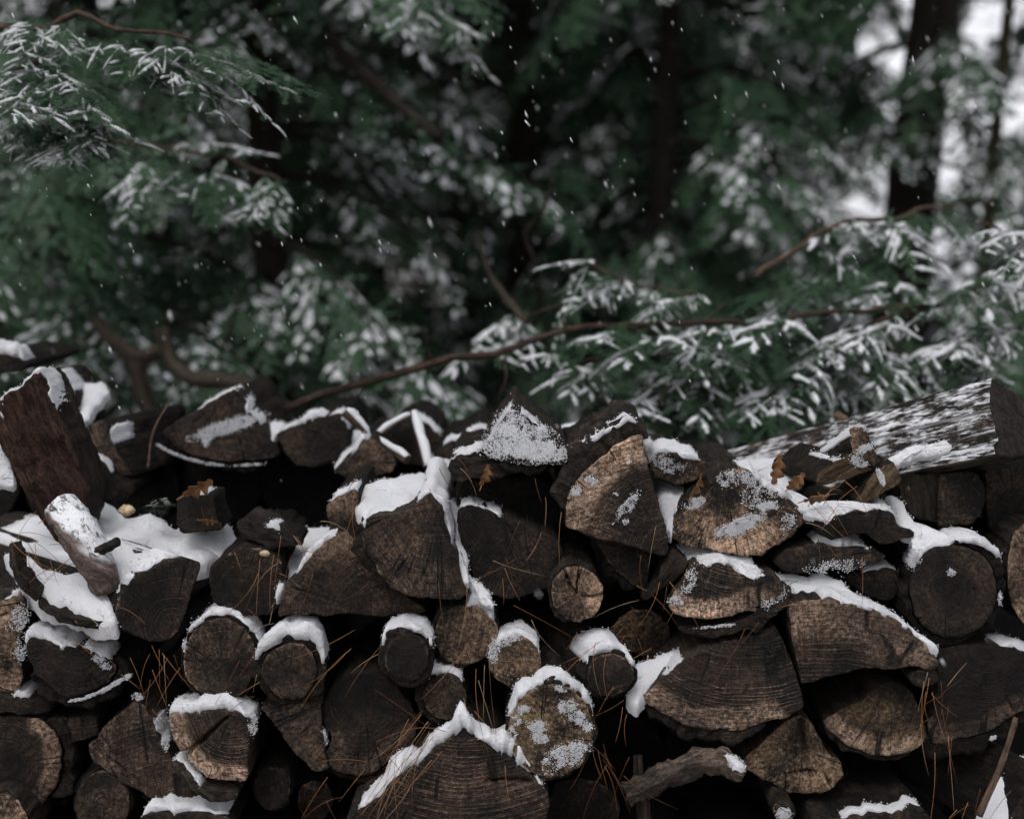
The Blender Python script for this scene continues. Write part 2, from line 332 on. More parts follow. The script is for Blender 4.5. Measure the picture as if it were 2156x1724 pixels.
    def rimdist(pts2):
        if not len(rimp): return np.full(len(pts2), 9.0)
        return np.sqrt(((pts2[:, None] - rimp[None]) ** 2).sum(-1)).min(1)
    rim = rimdist(V[:, [0, 2]])
    # the sides
    lev = LEV * L; K = len(lev); ax = np.array([axis[0], axis[1]])
    sc_ = 1 - (1 - shrink) * LEV
    qs = cen + (q - cen)[None] * sc_[:, None, None] + ax[None, None] * lev[:, None, None]
    qs3 = np.stack([qs[..., 0], np.broadcast_to(lev[:, None], qs.shape[:2]), qs[..., 1]], -1)
    arc = np.r_[0, np.cumsum(np.linalg.norm(np.diff(q, axis=0), axis=1))]
    amp = np.where(bmask, .0035, .0016); sx = np.stack(np.broadcast_arrays(arc[None] * 75, lev[:, None] * 14, np.zeros((K, N))), -1)
    bump = fbm(sx, sd_ + 21, 2) * amp[None] * np.clip(lev / .03, .0, 1)[:, None]
    qs3[..., 0] += nrm[None, :, 0] * bump; qs3[..., 2] += nrm[None, :, 1] * bump; qs3[..., 1] += yf[-1][None]
    b0 = len(V); V = np.vstack([V, qs3.reshape(-1, 3), [[*(cen + ax * L)[:1], dy + L, (cen + ax * L)[1]]]]); ib = len(V) - 1
    sq = grid_faces(K, N, b0, True, True); colj = np.tile(np.arange(N), K - 1); sbark = bmask[colj]
    e = b0 + (K - 1) * N; Fb = np.stack([np.full(N, ib), e + (j + 1) % N, e + j], -1)
    Fs = [sq[sbark], sq[~sbark], Fb]
    if grain is not None:
        g = math.radians(grain); gd = np.array([math.cos(g), -math.sin(g)]); gn = np.array([gd[1], -gd[0]])
        sf = np.stack([(V[:b0, [0, 2]] - cen) @ gn, (V[:b0, [0, 2]] - cen) @ gd, V[:b0, 1]], -1)
    else: sf = V[:b0] - org
    sideco = np.vstack([sf, np.stack(np.broadcast_arrays(arc[None], lev[:, None], np.zeros((K, N))), -1).reshape(-1, 3), [[0, L, 0]]])
    if grain is not None and side is not M_GREY: sideco[b0:-1] = np.stack([(V[b0:-1][:, [0, 2]] - cen) @ gn + V[b0:-1, 1], (V[b0:-1][:, [0, 2]] - cen) @ gd, V[b0:-1, 1]], -1)
    rim = np.r_[rim, np.full(len(V) - len(rim), 9.0)]
    mats = [face or M_END, M_BARK, side or M_SPLIT]
    o = mesh(name, V, Ff + Fs, mats, [0, 0, 1, 2, 0], [True, True, True, True, False], None, {"rim": rim, "side": sideco}, org)
    for k, v in (("tone", tone), ("ring_amount", rings * .85), ("ring_pitch", pitch), ("sapwood", sapw), ("pale", pale), ("wear", wear), ("moss", moss), ("dust", dust)): o[k] = float(v)
    tag(o, label, cat, group)
    lg = Log(); lg.o = o; lg.q = q; lg.n = nrm; lg.cen = cen; lg.ang = ang; lg.dy = dy; lg.L = L; lg.ax = ax; lg.yrim = yf[-1]; lg.sd = sd_; lg.lift = np.zeros(N); lg.sc = shrink; lg.tl = tl; lg.arc = arc; lg.fy = fy
    if bark and len(bark) > 2: add_bark(lg, *bark, tone=tone)
    for s in snow: add_snow(lg, *s)
    if len(patches): add_patches(lg, patches)
    return lg
def section(lg, idx, lev):
    s = 1 - (1 - lg.sc) * lev / lg.L
    return lg.cen + (lg.q[idx] - lg.cen)[None] * s[:, None, None] + lg.ax[None, None] * lev[:, None, None]
def add_bark(lg, a0, a1, th, gap=2, setback=.004, tone=1.0):
    idx = run(in_range(lg.ang, (a0, a1))); m = len(idx)
    if m < 4: return
    th, gap = th * .00094, gap * .00094; lev = LEV * lg.L * .97; b = section(lg, idx, lev); n = lg.n[idx]; u = np.linspace(0, 1, m)
    full = abs((a1 - a0)) >= 358
    tp = np.ones(m) if full else np.clip(np.minimum(u, 1 - u) / .12, .15, 1) ** .6
    arc = lg.arc[idx]; s3 = np.stack(np.broadcast_arrays(arc[None] * 42, lev[:, None] * 16, np.zeros((len(lev), m))), -1)
    rough = fbm(s3, lg.sd + 31, 3); prof = 1 + .30 * vnoise(np.stack([arc * 30, arc * 0, arc * 0], -1), lg.sd + 33)
    to = th * tp[None] * prof[None] * (1 + .35 * rough)
    if full: to[:, -1] = to[:, 0]
    gp = gap * np.clip(1 + .9 * vnoise(np.stack([arc * 22, arc * 0 + 4, arc * 0], -1), lg.sd + 35), 0, 3)
    y0 = lg.yrim[idx] + setback + .005 * fbm(np.stack([arc * 60, arc * 0, arc * 0 + 9], -1), lg.sd + 36, 2)
    O = np.empty((len(lev), m, 3)); I = O.copy()
    for X, off in ((O, gp[None] + to), (I, np.broadcast_to(gp[None] * .8 - .0005, to.shape))):
        X[..., 0] = b[..., 0] + n[None, :, 0] * off; X[..., 2] = b[..., 1] + n[None, :, 1] * off; X[..., 1] = y0[None] + lev[:, None]
    # round the front edge of the bark a little
    O[0] = O[0] * .75 + I[0] * .25
    V, F = solid(O, I)
    sc_ = np.stack(np.broadcast_arrays(arc[None], lev[:, None], np.zeros((len(lev), m))), -1).reshape(-1, 3); s2 = sc_.copy(); s2[:, 2] = .02
    o = mesh("bark", V, F, [M_BARK], None, [True, True, False, False, False, False], lg.o, {"side": np.vstack([sc_, s2])}, lg.o.location)
    o["tone"] = float(tone); o["dust"] = float(lg.o["dust"]); lg.lift[idx] = np.maximum(lg.lift[idx], (gp + to.mean(0)))
def add_snow(lg, a0, a1, th, front=.002, Ls=None, up=.7):
    idx = run(in_range(lg.ang, (a0, a1))); m0 = len(idx)
    if m0 < 4: return
    th = th * .00094 * .54; Ls = Ls or .09; m = max(24, m0)
    lev = np.r_[0, .004, .010, .018, .030, .045, .065, .09, .12, .16, .2, .25, .3, .36, .42, .5] ; lev = lev[lev < Ls]; lev = np.r_[lev, Ls]
    b = section(lg, idx, lev); n = lg.n[idx].copy()
    for _ in range(3): n[1:-1] = (n[:-2] + 2 * n[1:-1] + n[2:]) / 4
    u = np.linspace(0, 1, m0); tp = np.clip(np.minimum(u, 1 - u) / .16, 0, 1) ** .55
    d = n * (1 - up) + np.array([0, up]); d /= np.linalg.norm(d, axis=1)[:, None]
    arc = lg.arc[idx]; p3 = np.stack(np.broadcast_arrays(b[..., 0], lev[:, None] + lg.dy, b[..., 1]), -1)
    var = np.clip(.92 + 1.0 * vnoise(p3 * 17, lg.sd + 51) + .55 * vnoise(p3 * 50, lg.sd + 52), -.4, 2.4)
    ends = np.clip(np.minimum(lev + .010, (Ls - lev) * 1.0 + .004) / .022, .35, 1) ** .5
    t = th * tp[None] * np.clip(.25 + .75 * n[:, 1], .10, 1)[None] * var * ends[:, None] + .0022 * vnoise(p3 * 190, lg.sd + 53)
    y0 = lg.yrim[idx] + front + .010 * fbm(np.stack([arc * 50, arc * 0, arc * 0 + 3], -1), lg.sd + 54, 3)
    L_ = lg.lift[idx][None]; O = np.empty((len(lev), m0, 3)); I = O.copy()
    O[..., 0] = b[..., 0] + n[None, :, 0] * L_ + d[None, :, 0] * t; O[..., 2] = b[..., 1] + n[None, :, 1] * L_ + d[None, :, 1] * t; O[..., 1] = y0[None] + lev[:, None]
    I[..., 0] = b[..., 0] + n[None, :, 0] * (L_ - .006); I[..., 2] = b[..., 1] + n[None, :, 1] * (L_ - .006); I[..., 1] = y0[None] + lev[:, None] + .003
    V, F = solid(O, I); r_ = np.random.default_rng(lg.sd + 60)
    k = r_.integers(0, min(9, len(lev)), 120 + 4 * m0); cpt = O[k, r_.integers(0, m0, len(k))] + r_.normal(0, .0022, (len(k), 3)); gv, gf = grains(cpt, r_.uniform(.0007, .0018, len(k)), lg.sd)
    V2 = np.vstack([V, gv]); mesh("snow", V2, F + [gf + len(V)], [M_SNOW], None, True, lg.o, None, lg.o.location)["kind"] = "stuff"
def add_patches(lg, patches):
    cs, rs = [], []; r_ = np.random.default_rng(lg.sd + 70)
    for p in patches:
        pxs, pys, rx, ry, rot, n = p[:6]; thr = p[6] if len(p) > 6 else -.05
        n2 = n * 5; a = r_.uniform(0, 6.283, n2); rr = np.sqrt(r_.random(n2)); rr = np.where(r_.random(n2) < .25, rr * 1.35, rr); dx, dz = rx * rr * np.cos(a), ry * rr * np.sin(a); cr, sr = math.cos(math.radians(rot)), math.sin(math.radians(rot))
        w = P(pxs + dx * cr - dz * sr, pys + dx * sr + dz * cr, lg.dy); nz = fbm(w * 75, lg.sd + 71, 2) + .45 * (1 - rr ** 2)
        w = w[nz + r_.normal(0, .48, len(w)) > thr + .36][:int(n * 1.8)]
        if not len(w): continue
        w[:, 1] = lg.fy(w[:, [0, 2]]) - r_.uniform(-.0005, .002, len(w)); cs.append(w); rs.append(r_.uniform(.0006, .0016, len(w)))
    if cs:
        V, F = grains(np.vstack(cs), np.concatenate(rs), lg.sd + 72); mesh("snow_dusting", V, [F], [M_SNOW], None, True, lg.o, None, lg.o.location)["kind"] = "stuff"
def snowfield(label, poly, dyf, dyb, th=.022, lump=.006, seed=0, name="snow", rnd=.2, dymap=None):
    """a bed of snow lying on the wood: outline in photograph pixels, its front edge at dyf and its far edge at dyb"""
    SEED[0] += 5; sd_ = SEED[0] + seed; px = chaikin(np.asarray(poly, float), 2, rnd); per = np.linalg.norm(px - np.roll(px, -1, 0), axis=1).sum(); N = int(np.clip(per / 5.5, 60, 260)); px = resample(px, N)
    n3 = np.stack([px[:, 0], px[:, 1], px[:, 0] * 0], -1); px = px + np.stack([vnoise(n3 / 9, sd_), vnoise(n3 / 9, sd_ + 1)], -1) * 3.2 + np.stack([vnoise(n3 / 28, sd_ + 2), vnoise(n3 / 28, sd_ + 3)], -1) * 5.0
    x, y = px[:, 0], px[:, 1]; xn, yn = np.roll(x, -1), np.roll(y, -1); cr = x * yn - xn * y; A = cr.sum() / 2; cen = np.array([((x + xn) * cr).sum(), ((y + yn) * cr).sum()]) / (6 * A)
    if A > 0: px = px[::-1]
    J = int(np.clip(math.sqrt(abs(A)) / 7, 8, 26)); t = np.r_[np.linspace(0, 1, J)[1:-1] * .96, .955, .98, 1.0]; pf = cen + t[:, None, None] * (px - cen)[None]
    lo, hi = px[:, 1].max(), px[:, 1].min(); f = (lo - pf[..., 1]) / (lo - hi); dyv = dyf + (dyb - dyf) * f
    Wp = P(pf[..., 0], pf[..., 1], dyv)
    prof = (1 - t ** 5) ** .5; Wp[..., 2] += th * (prof[:, None] - .55) + lump * 1.7 * fbm(Wp * 15, sd_ + 5, 4) * prof[:, None] + .0014 * vnoise(Wp * 300, sd_ + 8)
    under = Wp[-1].copy(); under[:, 2] -= min(.030, th * 1.1); under[:, 1] += .012
    nt = len(t); V = np.vstack([Wp.reshape(-1, 3), under]); cp = Wp[0].mean(0); V = np.vstack([V, cp[None]]); ic = len(V) - 1
    j = np.arange(N); F = [grid_faces(nt + 1, N, 0, True, True), np.stack([np.full(N, ic), j, (j + 1) % N], -1)]
    r_ = np.random.default_rng(sd_); N2 = N * 5; k = r_.integers(0, N, N2); cpt = Wp[r_.integers(nt - 5, nt, N2), k] + r_.normal(0, .0028, (N2, 3)); gv, gf = grains(cpt, r_.uniform(.0007, .0019, N2), sd_)
    o = mesh(name, np.vstack([V, gv]), F + [gf + len(V)], [M_SNOW], None, True); return tag(o, label, "snow", None, "stuff")
def stick(label, pts, rad, name="dead_stick", cat="stick", mat=None, sides=8, snow=0.0, rough=.0012, n=14, group="sticks lying on the firewood", tone=1.0, dust=0.0):
    """pts: list of (px, py, dy)"""
    SEED[0] += 3; p = np.array([P(a, b, d) for a, b, d in pts]); p = spline(p, n); r = np.interp(np.linspace(0, 1, n), np.linspace(0, 1, len(rad)), rad) if np.ndim(rad) else np.full(n, rad)
    V, F, Tt = tube(p, r, sides, SEED[0], rough, 90); d = np.r_[0, np.cumsum(np.linalg.norm(np.diff(p, axis=0), axis=1))]
    sc_ = np.vstack([np.stack(np.broadcast_arrays(np.arange(sides)[None] * .012, d[:, None], np.zeros((n, sides))), -1).reshape(-1, 3), np.zeros((2, 3))])
    org = p.mean(0); o = mesh(name, V, [F, Tt], [mat or M_TWIG], None, [True, False], None, {"side": sc_}, org); o["tone"] = tone; o["dust"] = dust; tag(o, label, cat, group)
    if snow:
        a = np.linspace(-.9, .9, 6) + math.pi / 2; m = 6; T = np.gradient(p, axis=0); T /= np.linalg.norm(T, axis=1)[:, None]; s = np.cross(T, [0, 0, 1.0]); s /= np.linalg.norm(s, axis=1)[:, None] + 1e-9; up = np.cross(s, T)
        D = s[:, None] * np.cos(a)[None, :, None] + up[:, None] * np.sin(a)[None, :, None]; e = np.clip(np.minimum(np.arange(n), np.arange(n)[::-1]) / 2, .1, 1)[:, None]
        I = p[:, None] + D * (r * .9)[:, None, None]; tt = snow * np.sin(np.linspace(.25, math.pi - .25, 6))[None] * e * (1 + .5 * vnoise(I * 50, SEED[0])); O = p[:, None] + D * (r[:, None] + tt)[..., None]
        V, F = solid(O, I); mesh("snow", V, F, [M_SNOW], None, True, o, None, org)["kind"] = "stuff"
    return o
def needle_mesh(pts, r=.00075):
    V, F, Tt = tube(pts, np.linspace(r, r * .45, len(pts)), 3); return V, F, Tt
def needles(label, px, py, dy, n, ln, ang, spread, sag=.25, seed=0, jit=26, name="pine_needle_tuft"):
    """a tuft of dry pine needles; ang in screen degrees (90 = hanging down)"""
    SEED[0] += 3; r_ = np.random.default_rng(SEED[0] + seed); base = P(px, py, dy); e = empty(name, base); tag(e, label, "pine needles", "dry pine needles on the woodpile")
    for k in range(max(2, int(n * .65))):
        a = math.radians(ang + r_.normal(0, spread) + (r_.normal(0, 40) if r_.random() < .2 else 0)); l = ln * r_.uniform(.45, 1.1); d = np.array([math.cos(a), r_.normal(-.12, .25), -math.sin(a)]); d /= np.linalg.norm(d)
        s = np.linspace(0, 1, 6)[:, None]; side = np.array([-d[2], 0, d[0]]) * r_.normal(0, .22)
        b = P(px + r_.normal(0, jit), py + r_.normal(0, jit), dy) + [0, r_.uniform(-.006, .002), 0]
        pts = b + d * l * s + side * l * s ** 2 + np.array([0, 0, -1]) * l * sag * s ** 2 * abs(math.cos(a)); pts[:, 1] = np.minimum(pts[:, 1], dy + .02)
        V, F, Tt = needle_mesh(pts); mesh("needle", V, [F, Tt], [M_NEEDLE], None, True, e, None, base)
    return e
def oak_leaf(label, px, py, dy, size, rot, curl=.25, tiltv=(0, 0, 0)):
    SEED[0] += 3; n = 25; t = np.linspace(0, 1, n); tri = np.abs((t * 3.2 + .25) % 1.0 - .3) / .7; w = .34 * np.sin(np.pi * np.clip(t * .97 + .02, 0, 1)) ** .7 * (.25 + .75 * (1 - tri)) + .012
    g = np.linspace(-1, 1, 7); X = t[:, None] + 0 * g; Y = w[:, None] * g; Z = curl * (Y ** 2) * 2 - curl * .6 * (X - .5) ** 2 + .02 * np.sin(X * 20)
    V = np.stack([X * size, Y * size, Z * size], -1).reshape(-1, 3)
    from mathutils import Euler
    R = np.array(Euler(tuple(math.radians(a) for a in (90 + tiltv[0], -rot, tiltv[2])), 'XYZ').to_matrix()); b = P(px, py, dy); V = V @ R.T + b
    F = grid_faces(n, 7); sv, sf, st = tube(np.stack([np.linspace(-.25, .02, 5) * size, np.zeros(5), np.linspace(.03, 0, 5) * size], -1) @ R.T + b, .0012, 4)
    o = mesh("oak_leaf", V, [F], [M_LEAF], None, True, None, None, b); m = o.modifiers.new("thickness", 'SOLIDIFY'); m.thickness = .0006
    mesh("stalk", sv, [sf, st], [M_LEAF], None, True, o, None, b); return tag(o, label, "leaf", "dead oak leaves on the woodpile")

# ------------------------------------------------------------------ ground
gx = np.linspace(-60, 60, 90); gy = np.linspace(-25, 95, 90); GX, GY = np.meshgrid(gx, gy)
GZ = .10 * fbm(np.stack([GX / 4, GY / 4, GX * 0], -1), 3, 3) * np.clip((np.abs(GY) - 1.2) / 3, 0, 1) + np.clip(GY - 6, 0, 60) * .012
s = NT("forest_floor"); oc = s.n("TexCoord").outputs["Object"]; n1 = s.noise(oc, 1.3, 6, .7); n2 = s.noise(oc, 30, 4)
mg = s.out(s.mix(s.ramp(n1, .50, .62), s.mix(n2, rgb(.022, .015, .010), rgb(.085, .052, .030)), rgb(.72, .73, .78)), .9, s.math('ADD', n1, n2), .5, .03)
tag(mesh("ground", np.stack([GX, GY, GZ], -1).reshape(-1, 3), [grid_faces(90, 90)], [mg]), "forest floor of leaf litter patched with thin snow", None, None, "structure")

# made-up snowy rise, added to whiten the gap at the far right
hx = np.linspace(3.5, 60, 60); hy = np.linspace(16, 90, 60); HX, HY = np.meshgrid(hx, hy)
HZ = -.3 + np.clip(HY - 17, 0, 45) * .30 * np.clip((HX - 3.5) / 5, 0, 1) * (1 + .12 * fbm(np.stack([HX / 3, HY / 3, HX * 0], -1), 8, 3))
s = NT("added_snowy_slope"); oc = s.n("TexCoord").outputs["Object"]; n1 = s.noise(oc, .9, 6, .7)
tag(mesh("added_snowy_hill", np.stack([HX, HY, HZ], -1).reshape(-1, 3), [grid_faces(60, 60)], [s.out(s.mix(s.ramp(n1, .34, .46), rgb(.10, .09, .075), rgb(.82, .83, .87)), .9, n1, .4, .05)]), "added snowy slope that brightens the gap at the far right", None, None, "structure")
# ------------------------------------------------------------------ the firewood stack, front row
def pt(k, x, y): ox, oy, s_ = CROP[k]; return (ox + x * s_, oy + y * s_)
def pc(k, x, y, rx, ry, rot, n, thr=-.05): ox, oy, s_ = CROP[k]; return (ox + x * s_, oy + y * s_, rx * s_, ry * s_, rot, n, thr)
RL = dict(name="round_log", bark_side=[(0, 359.9)])
# left edge, from the snow bed down
log("split log turned aside, wide snow bed on its flank, at the left", c("B1 745,325 800,260 860,205 950,160 1060,130 1150,130 1225,145 1215,220 1180,310 1150,400 1110,520 1070,590 1020,630 940,620 850,590 770,540 735,490 718,400"),
    -.03, pt('B1', 1060, 520), L=.46, axis=(-1.05, .02), tilt=(.25, .05), rings=.75, pitch=.0065, wear=.12, tone=.75, bark_side=[(60, 240)], snow=[(205, 300, 22, .004, .40)])
log("weathered plank-like split log cut by the left picture edge", c("B1 -260,330 0,385 140,300 150,420 112,700 115,945 0,955 -260,950"), .0, pt('B1', -700, 600), rings=.6, wear=.9, pale=.9, tone=1.1,
    snow=[(285, 318, 12)], patches=[pc('B1', 110, 490, 55, 80, 20, 260), pc('B1', 130, 670, 40, 80, 0, 220)])
log("halved log cradled in a bowl of thick bark with snow, left side", c("B1 165,600 400,655 600,690 725,800 640,890 520,960 440,980 330,930 240,850 170,740 150,650"), -.02, pt('B1', 480, 640), rings=.35, wear=.18, tone=.62,
    bark=(-8, 172, 30, 5), snow=[(190, 292, 42), (300, 352, 38)], patches=[pc('B1', 630, 760, 70, 28, 40, 170), pc('B1', 470, 990, 50, 10, -8, 110, -.4), pc('B1', 560, 965, 50, 12, -22, 130, -.4), pc('B1', 640, 930, 50, 13, -25, 130, -.4), pc('B1', 710, 890, 50, 15, -25, 150, -.4), pc('B1', 770, 860, 34, 18, -25, 130, -.4)])
log("big round log with snow along its upper right rim, below the snow bed", E('B1', 1360, 742, 222, 258, .015, 1), -.02, pt('B1', 1390, 800), rings=.45, pitch=.006, wear=.55, tone=.78, bark=(0, 359.5, 7, 1), snow=[(205, 345, 22)], patches=[pc('B1', 1140, 650, 12, 40, 0, 50)], **RL)
log("small round log capped by thick snow right of the big round log", E('B2', 230, 815, 168, 172, .015, 2), -.05, None, rings=.4, pitch=.005, wear=.55, tone=.72, bark=(0, 359.5, 17, 2), snow=[(195, 352, 50)], **RL)
log("quarter log with a long radial crack and pale lower rim", c("B1 1035,1085 1180,1072 1320,1052 1470,1062 1560,1110 1550,1260 1530,1490 1400,1500 1280,1480 1180,1390 1110,1330 1060,1250"), -.05, pt('B1', 1440, 1062), rings=1.0, pitch=.0062, sapw=.036, pale=1.0, tone=1.0, wear=.1,
    bark_side=[(60, 205)], rnd=.1, cracks=[(pt('B1', 1425, 1085), pt('B1', 1125, 1345), .0042)], snow=[(198, 345, 30)], patches=[pc('B1', 1570, 1130, 30, 70, 0, 150)])
log("curved strip of peeled bark with snow under the cracked quarter log", c("B1 1040,1390 1130,1420 1240,1520 1330,1565 1470,1588 1440,1630 1300,1622 1190,1570 1140,1480 1060,1460"), -.06, None, L=.20, name="bark_strip", cat="bark", face=M_BARK, grain=40, tone=1.8, bark_side=[(0, 359.9)], snow=[(210, 335, 13)])
log("slanted split log with a pale upper left edge beside the cracked quarter", c("B1 530,1280 640,1160 820,1000 885,1030 960,1140 1030,1280 1100,1400 1170,1500 1280,1600 1180,1700 1050,1690 930,1610 790,1520 650,1430 560,1390"), -.0, pt('B1', 1150, 1950), rings=.8, pitch=.0068, sapw=.04, pale=.55, wear=.15, tone=.85, rnd=.1,
    bark_side=[(170, 265)], snow=[(285, 330, 26)], patches=[pc('B1', 1030, 1240, 25, 50, 0, 150), pc('B1', 845, 965, 40, 25, 0, 90)])
log("broad log with a golden sapwood band at the lower left edge", c("B1 -160,1060 0,1080 100,1080 250,1100 330,1180 370,1300 360,1450 320,1560 220,1680 150,1600 60,1540 0,1490 -160,1440"), .0, pt('B1', 20, 1385), rings=.7, pitch=.0052, sapw=.034, pale=.8, wear=.1, tone=.75, bark=(-50, 62, 24, 4), rnd=.12)
log("small round log with crisp fine rings near the bottom left", E('B1', 630, 1625, 172, 172, .01, 3), .0, pt('B1', 640, 1625), rings=1.0, pitch=.0042, wear=.35, tone=.72, bark=(0, 359.5, 4, 0), **RL)
log("pale yellowish round log cut by the bottom left corner", E('B1', -20, 1770, 195, 195, .01, 4), -.06, None, rings=.4, wear=.9, tone=1.15, bark=(0, 359.5, 6, 0), **RL)
log("small dim round log with fine rings under the bark strip", E('B2', 125, 1535, 118, 128, .02, 5), .03, None, rings=.9, pitch=.004, wear=.2, tone=.62, bark=(0, 359.5, 5, 0), **RL)
log("short dark plank end wedged above the slanted split log", c("B1 370,1105 590,1095 600,1200 440,1262 400,1180"), .02, pt('B1', 480, 700), rings=.7, tone=.8, wear=.2, rnd=.06)
log("dark flat split with a snow fleck above the golden banded log", c("B1 -150,950 0,958 120,985 320,1000 300,1085 100,1075 0,1060 -150,1050"), -.01, None, rings=.2, tone=.6, snow=[(270, 342, 16)])
log("dark weathered log face under the bark slab, left of the half round", c("B1 1300,150 1400,80 1500,50 1600,60 1720,110 1760,250 1740,400 1650,480 1500,470 1380,430 1300,350 1290,250"), .01, pt('B1', 1500, 300), rings=.3, wear=.12, tone=.6, moss=.12, bark_side=[(0, 359)])
log("snow topped log at the bottom edge below the slanted split", c("B1 840,1735 920,1695 1050,1685 1250,1695 1420,1725 1450,1850 830,1850"), -.06, None, rings=.5, tone=.7, snow=[(190, 350, 34)])
# centre
log("half round log with fine arcs under the centre left snow bed", c("B2 235,250 300,170 370,80 450,10 540,-45 590,-55 700,50 800,190 870,290 960,350 1060,420 1080,455 1000,478 800,472 600,462 400,456 240,462 150,480 160,380"), -.02, pt('B2', 880, 520), rings=.75, pitch=.0058, sapw=.03, pale=.35, wear=.22, tone=.8, rnd=.1, bark_side=[(175, 290)], snow=[(190, 262, 24)])
log("large dark wedge with a white snow slope on top, upper centre", c("A2 850,1400 890,1415 950,1385 1080,1378 1200,1362 1280,1312 1330,1252 1390,1215 1440,1280 1490,1330 1510,1450 1540,1570 1580,1700 B2 1250,90 1310,260 1340,330 1290,372 1180,368 1060,352 960,346 860,290 780,190 720,100 690,30"), -.06, pt('B2', 1150, -250), rings=.55, pitch=.006, wear=.28, tone=.85, rnd=.1, bark=(150, 208, 16, 2), snow=[(272, 352, 30, .012, .38, .35)])
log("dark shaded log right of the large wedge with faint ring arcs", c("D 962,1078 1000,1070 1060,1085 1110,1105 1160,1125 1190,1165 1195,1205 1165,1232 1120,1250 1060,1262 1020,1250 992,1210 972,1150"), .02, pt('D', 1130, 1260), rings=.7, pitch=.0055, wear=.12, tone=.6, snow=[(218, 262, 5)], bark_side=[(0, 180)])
log("pale brown round log below the snow strip, in the centre", E('B2', 1322, 582, 203, 182, .02, 6), -.03, pt('B2', 1320, 570), rings=.7, pitch=.0052, wear=.85, tone=1.0, bark=(80, 250, 8, 1), snow=[(268, 335, 34)], **RL)
log("small round log jutting forward with a thin arc of snow", E('B2', 962, 730, 136, 145, .02, 7), -.10, None, rings=.35, pitch=.005, wear=.2, tone=.75, bark=(0, 359.5, 12, 0), snow=[(205, 340, 20)], **RL)
log("small reddish round log under a tilted cap of snow", E('B2', 1195, 972, 134, 142, .02, 8), -.05, None, rings=.3, wear=.6, tone=.8, bark=(60, 250, 14, 2), snow=[(222, 322, 34)], **RL)
log("mossy tan round log with ragged snow over its top", c("D 1028,1405 1035,1370 1060,1348 1095,1338 1125,1352 1140,1380 1142,1410 1130,1435 1105,1448 1075,1448 1045,1435"), -.05, pt('D', 1090, 1360), rings=.4, wear=1.0, moss=.7, tone=1.0, snow=[(212, 345, 32)], patches=[pc('D', 1040, 1375, 12, 26, 10, 190), pc('D', 1070, 1348, 30, 12, -20, 170)], name="round_log", bark_side=[(0, 359)])
log("big dark rounded log behind the needles, lower centre left", c("B2 640,820 760,810 850,880 920,960 990,1040 1030,1130 1000,1230 900,1330 780,1430 680,1475 560,1450 480,1400 465,1310 490,1200 440,1150 435,1020 480,930 560,860"), .0, pt('B2', 690, 1000), rings=.4, pitch=.007, sapw=.04, pale=.35, wear=.06, tone=.55, bark=(20, 150, 13, 3))
log("dusty brown triangular split left of the big dark rounded log", c("B2 40,1040 130,1000 300,985 435,965 425,1060 430,1180 450,1300 475,1400 455,1440 380,1440 300,1350 220,1250 150,1150 100,1090"), -.03, pt('B2', 700, 900), rings=.3, wear=.75, tone=.72, rnd=.08, snow=[(2, 40, 12)])
log("great wedge in front with thick snow on both slopes, bottom centre", c("B2 1310,1142 1390,1195 1530,1292 1660,1405 1760,1490 1830,1570 1850,1650 1830,1760 1760,1900 560,1900 590,1724 700,1650 790,1590 850,1500 1000,1390 1150,1270"), -.14, pt('B2', 1330, 600), rings=1.0, pitch=.0088, wear=.10, tone=.85, rnd=.06, sapw=.0, L=.5,
    cracks=[(pt('B2', 1440, 1480), pt('B2', 1720, 1500), .0035)], snow=[(174, 352, 62, .0, .08, .9)])
log("dim round log in the gap left of the great snowy wedge", E('B2', 390, 1610, 110, 130, .02, 9), .10, None, rings=.4, tone=.6, **RL)
log("pale grey round log with radial checks, centre", E('B3', 455, 335, 166, 170, .012, 10), -.04, pt('B3', 450, 335), rings=.45, pitch=.0045, wear=.95, pale=.8, tone=1.15, bark=(85, 275, 9, 0), cracks=[(pt('B3', 490, 345), pt('B3', 640, 345), .0032), (pt('B3', 450, 320), pt('B3', 465, 200), .0016), (pt('B3', 450, 330), pt('B3', 375, 215), .0014)], dome=.002, **RL)
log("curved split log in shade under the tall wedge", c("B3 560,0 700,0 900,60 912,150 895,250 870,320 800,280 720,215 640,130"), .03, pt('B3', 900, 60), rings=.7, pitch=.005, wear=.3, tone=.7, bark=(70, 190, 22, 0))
log("narrow dark slat leaning below the tall wedge", c("B3 850,365 930,240 1050,60 1150,140 1100,205 960,310 872,390"), .0, None, face=M_SPLIT, grain=-52, tone=.6, rnd=.06)
log("tall wedge with thick bark on its upper left and snow flecks", c("A3 490,1330 485,1480 600,1522 760,1572 900,1612 1050,1645 1180,1695 1270,1725 1302,1680 1290,1560 1250,1420 1200,1280 1160,1100 1130,980 1100,850 1085,752 1010,772 880,832 760,932 650,1025 560,1105 510,1200"), -.03, pt('A3', 1330, 1720), rings=.75, pitch=.0062, sapw=.055, pale=.95, wear=.18, tone=1.0, rnd=.08,
    bark=(172, 292, 32, 2), snow=[(238, 288, 14)], patches=[pc('A3', 960, 1320, 130, 42, -48, 420), pc('A3', 570, 1185, 38, 38, 0, 170), pc('A3', 680, 1110, 50, 36, 30, 200), pc('A3', 955, 1430, 26, 30, 0, 70), pc('A3', 980, 970, 25, 12, -40, 40), pc('A3', 880, 1215, 20, 10, 30, 25)])
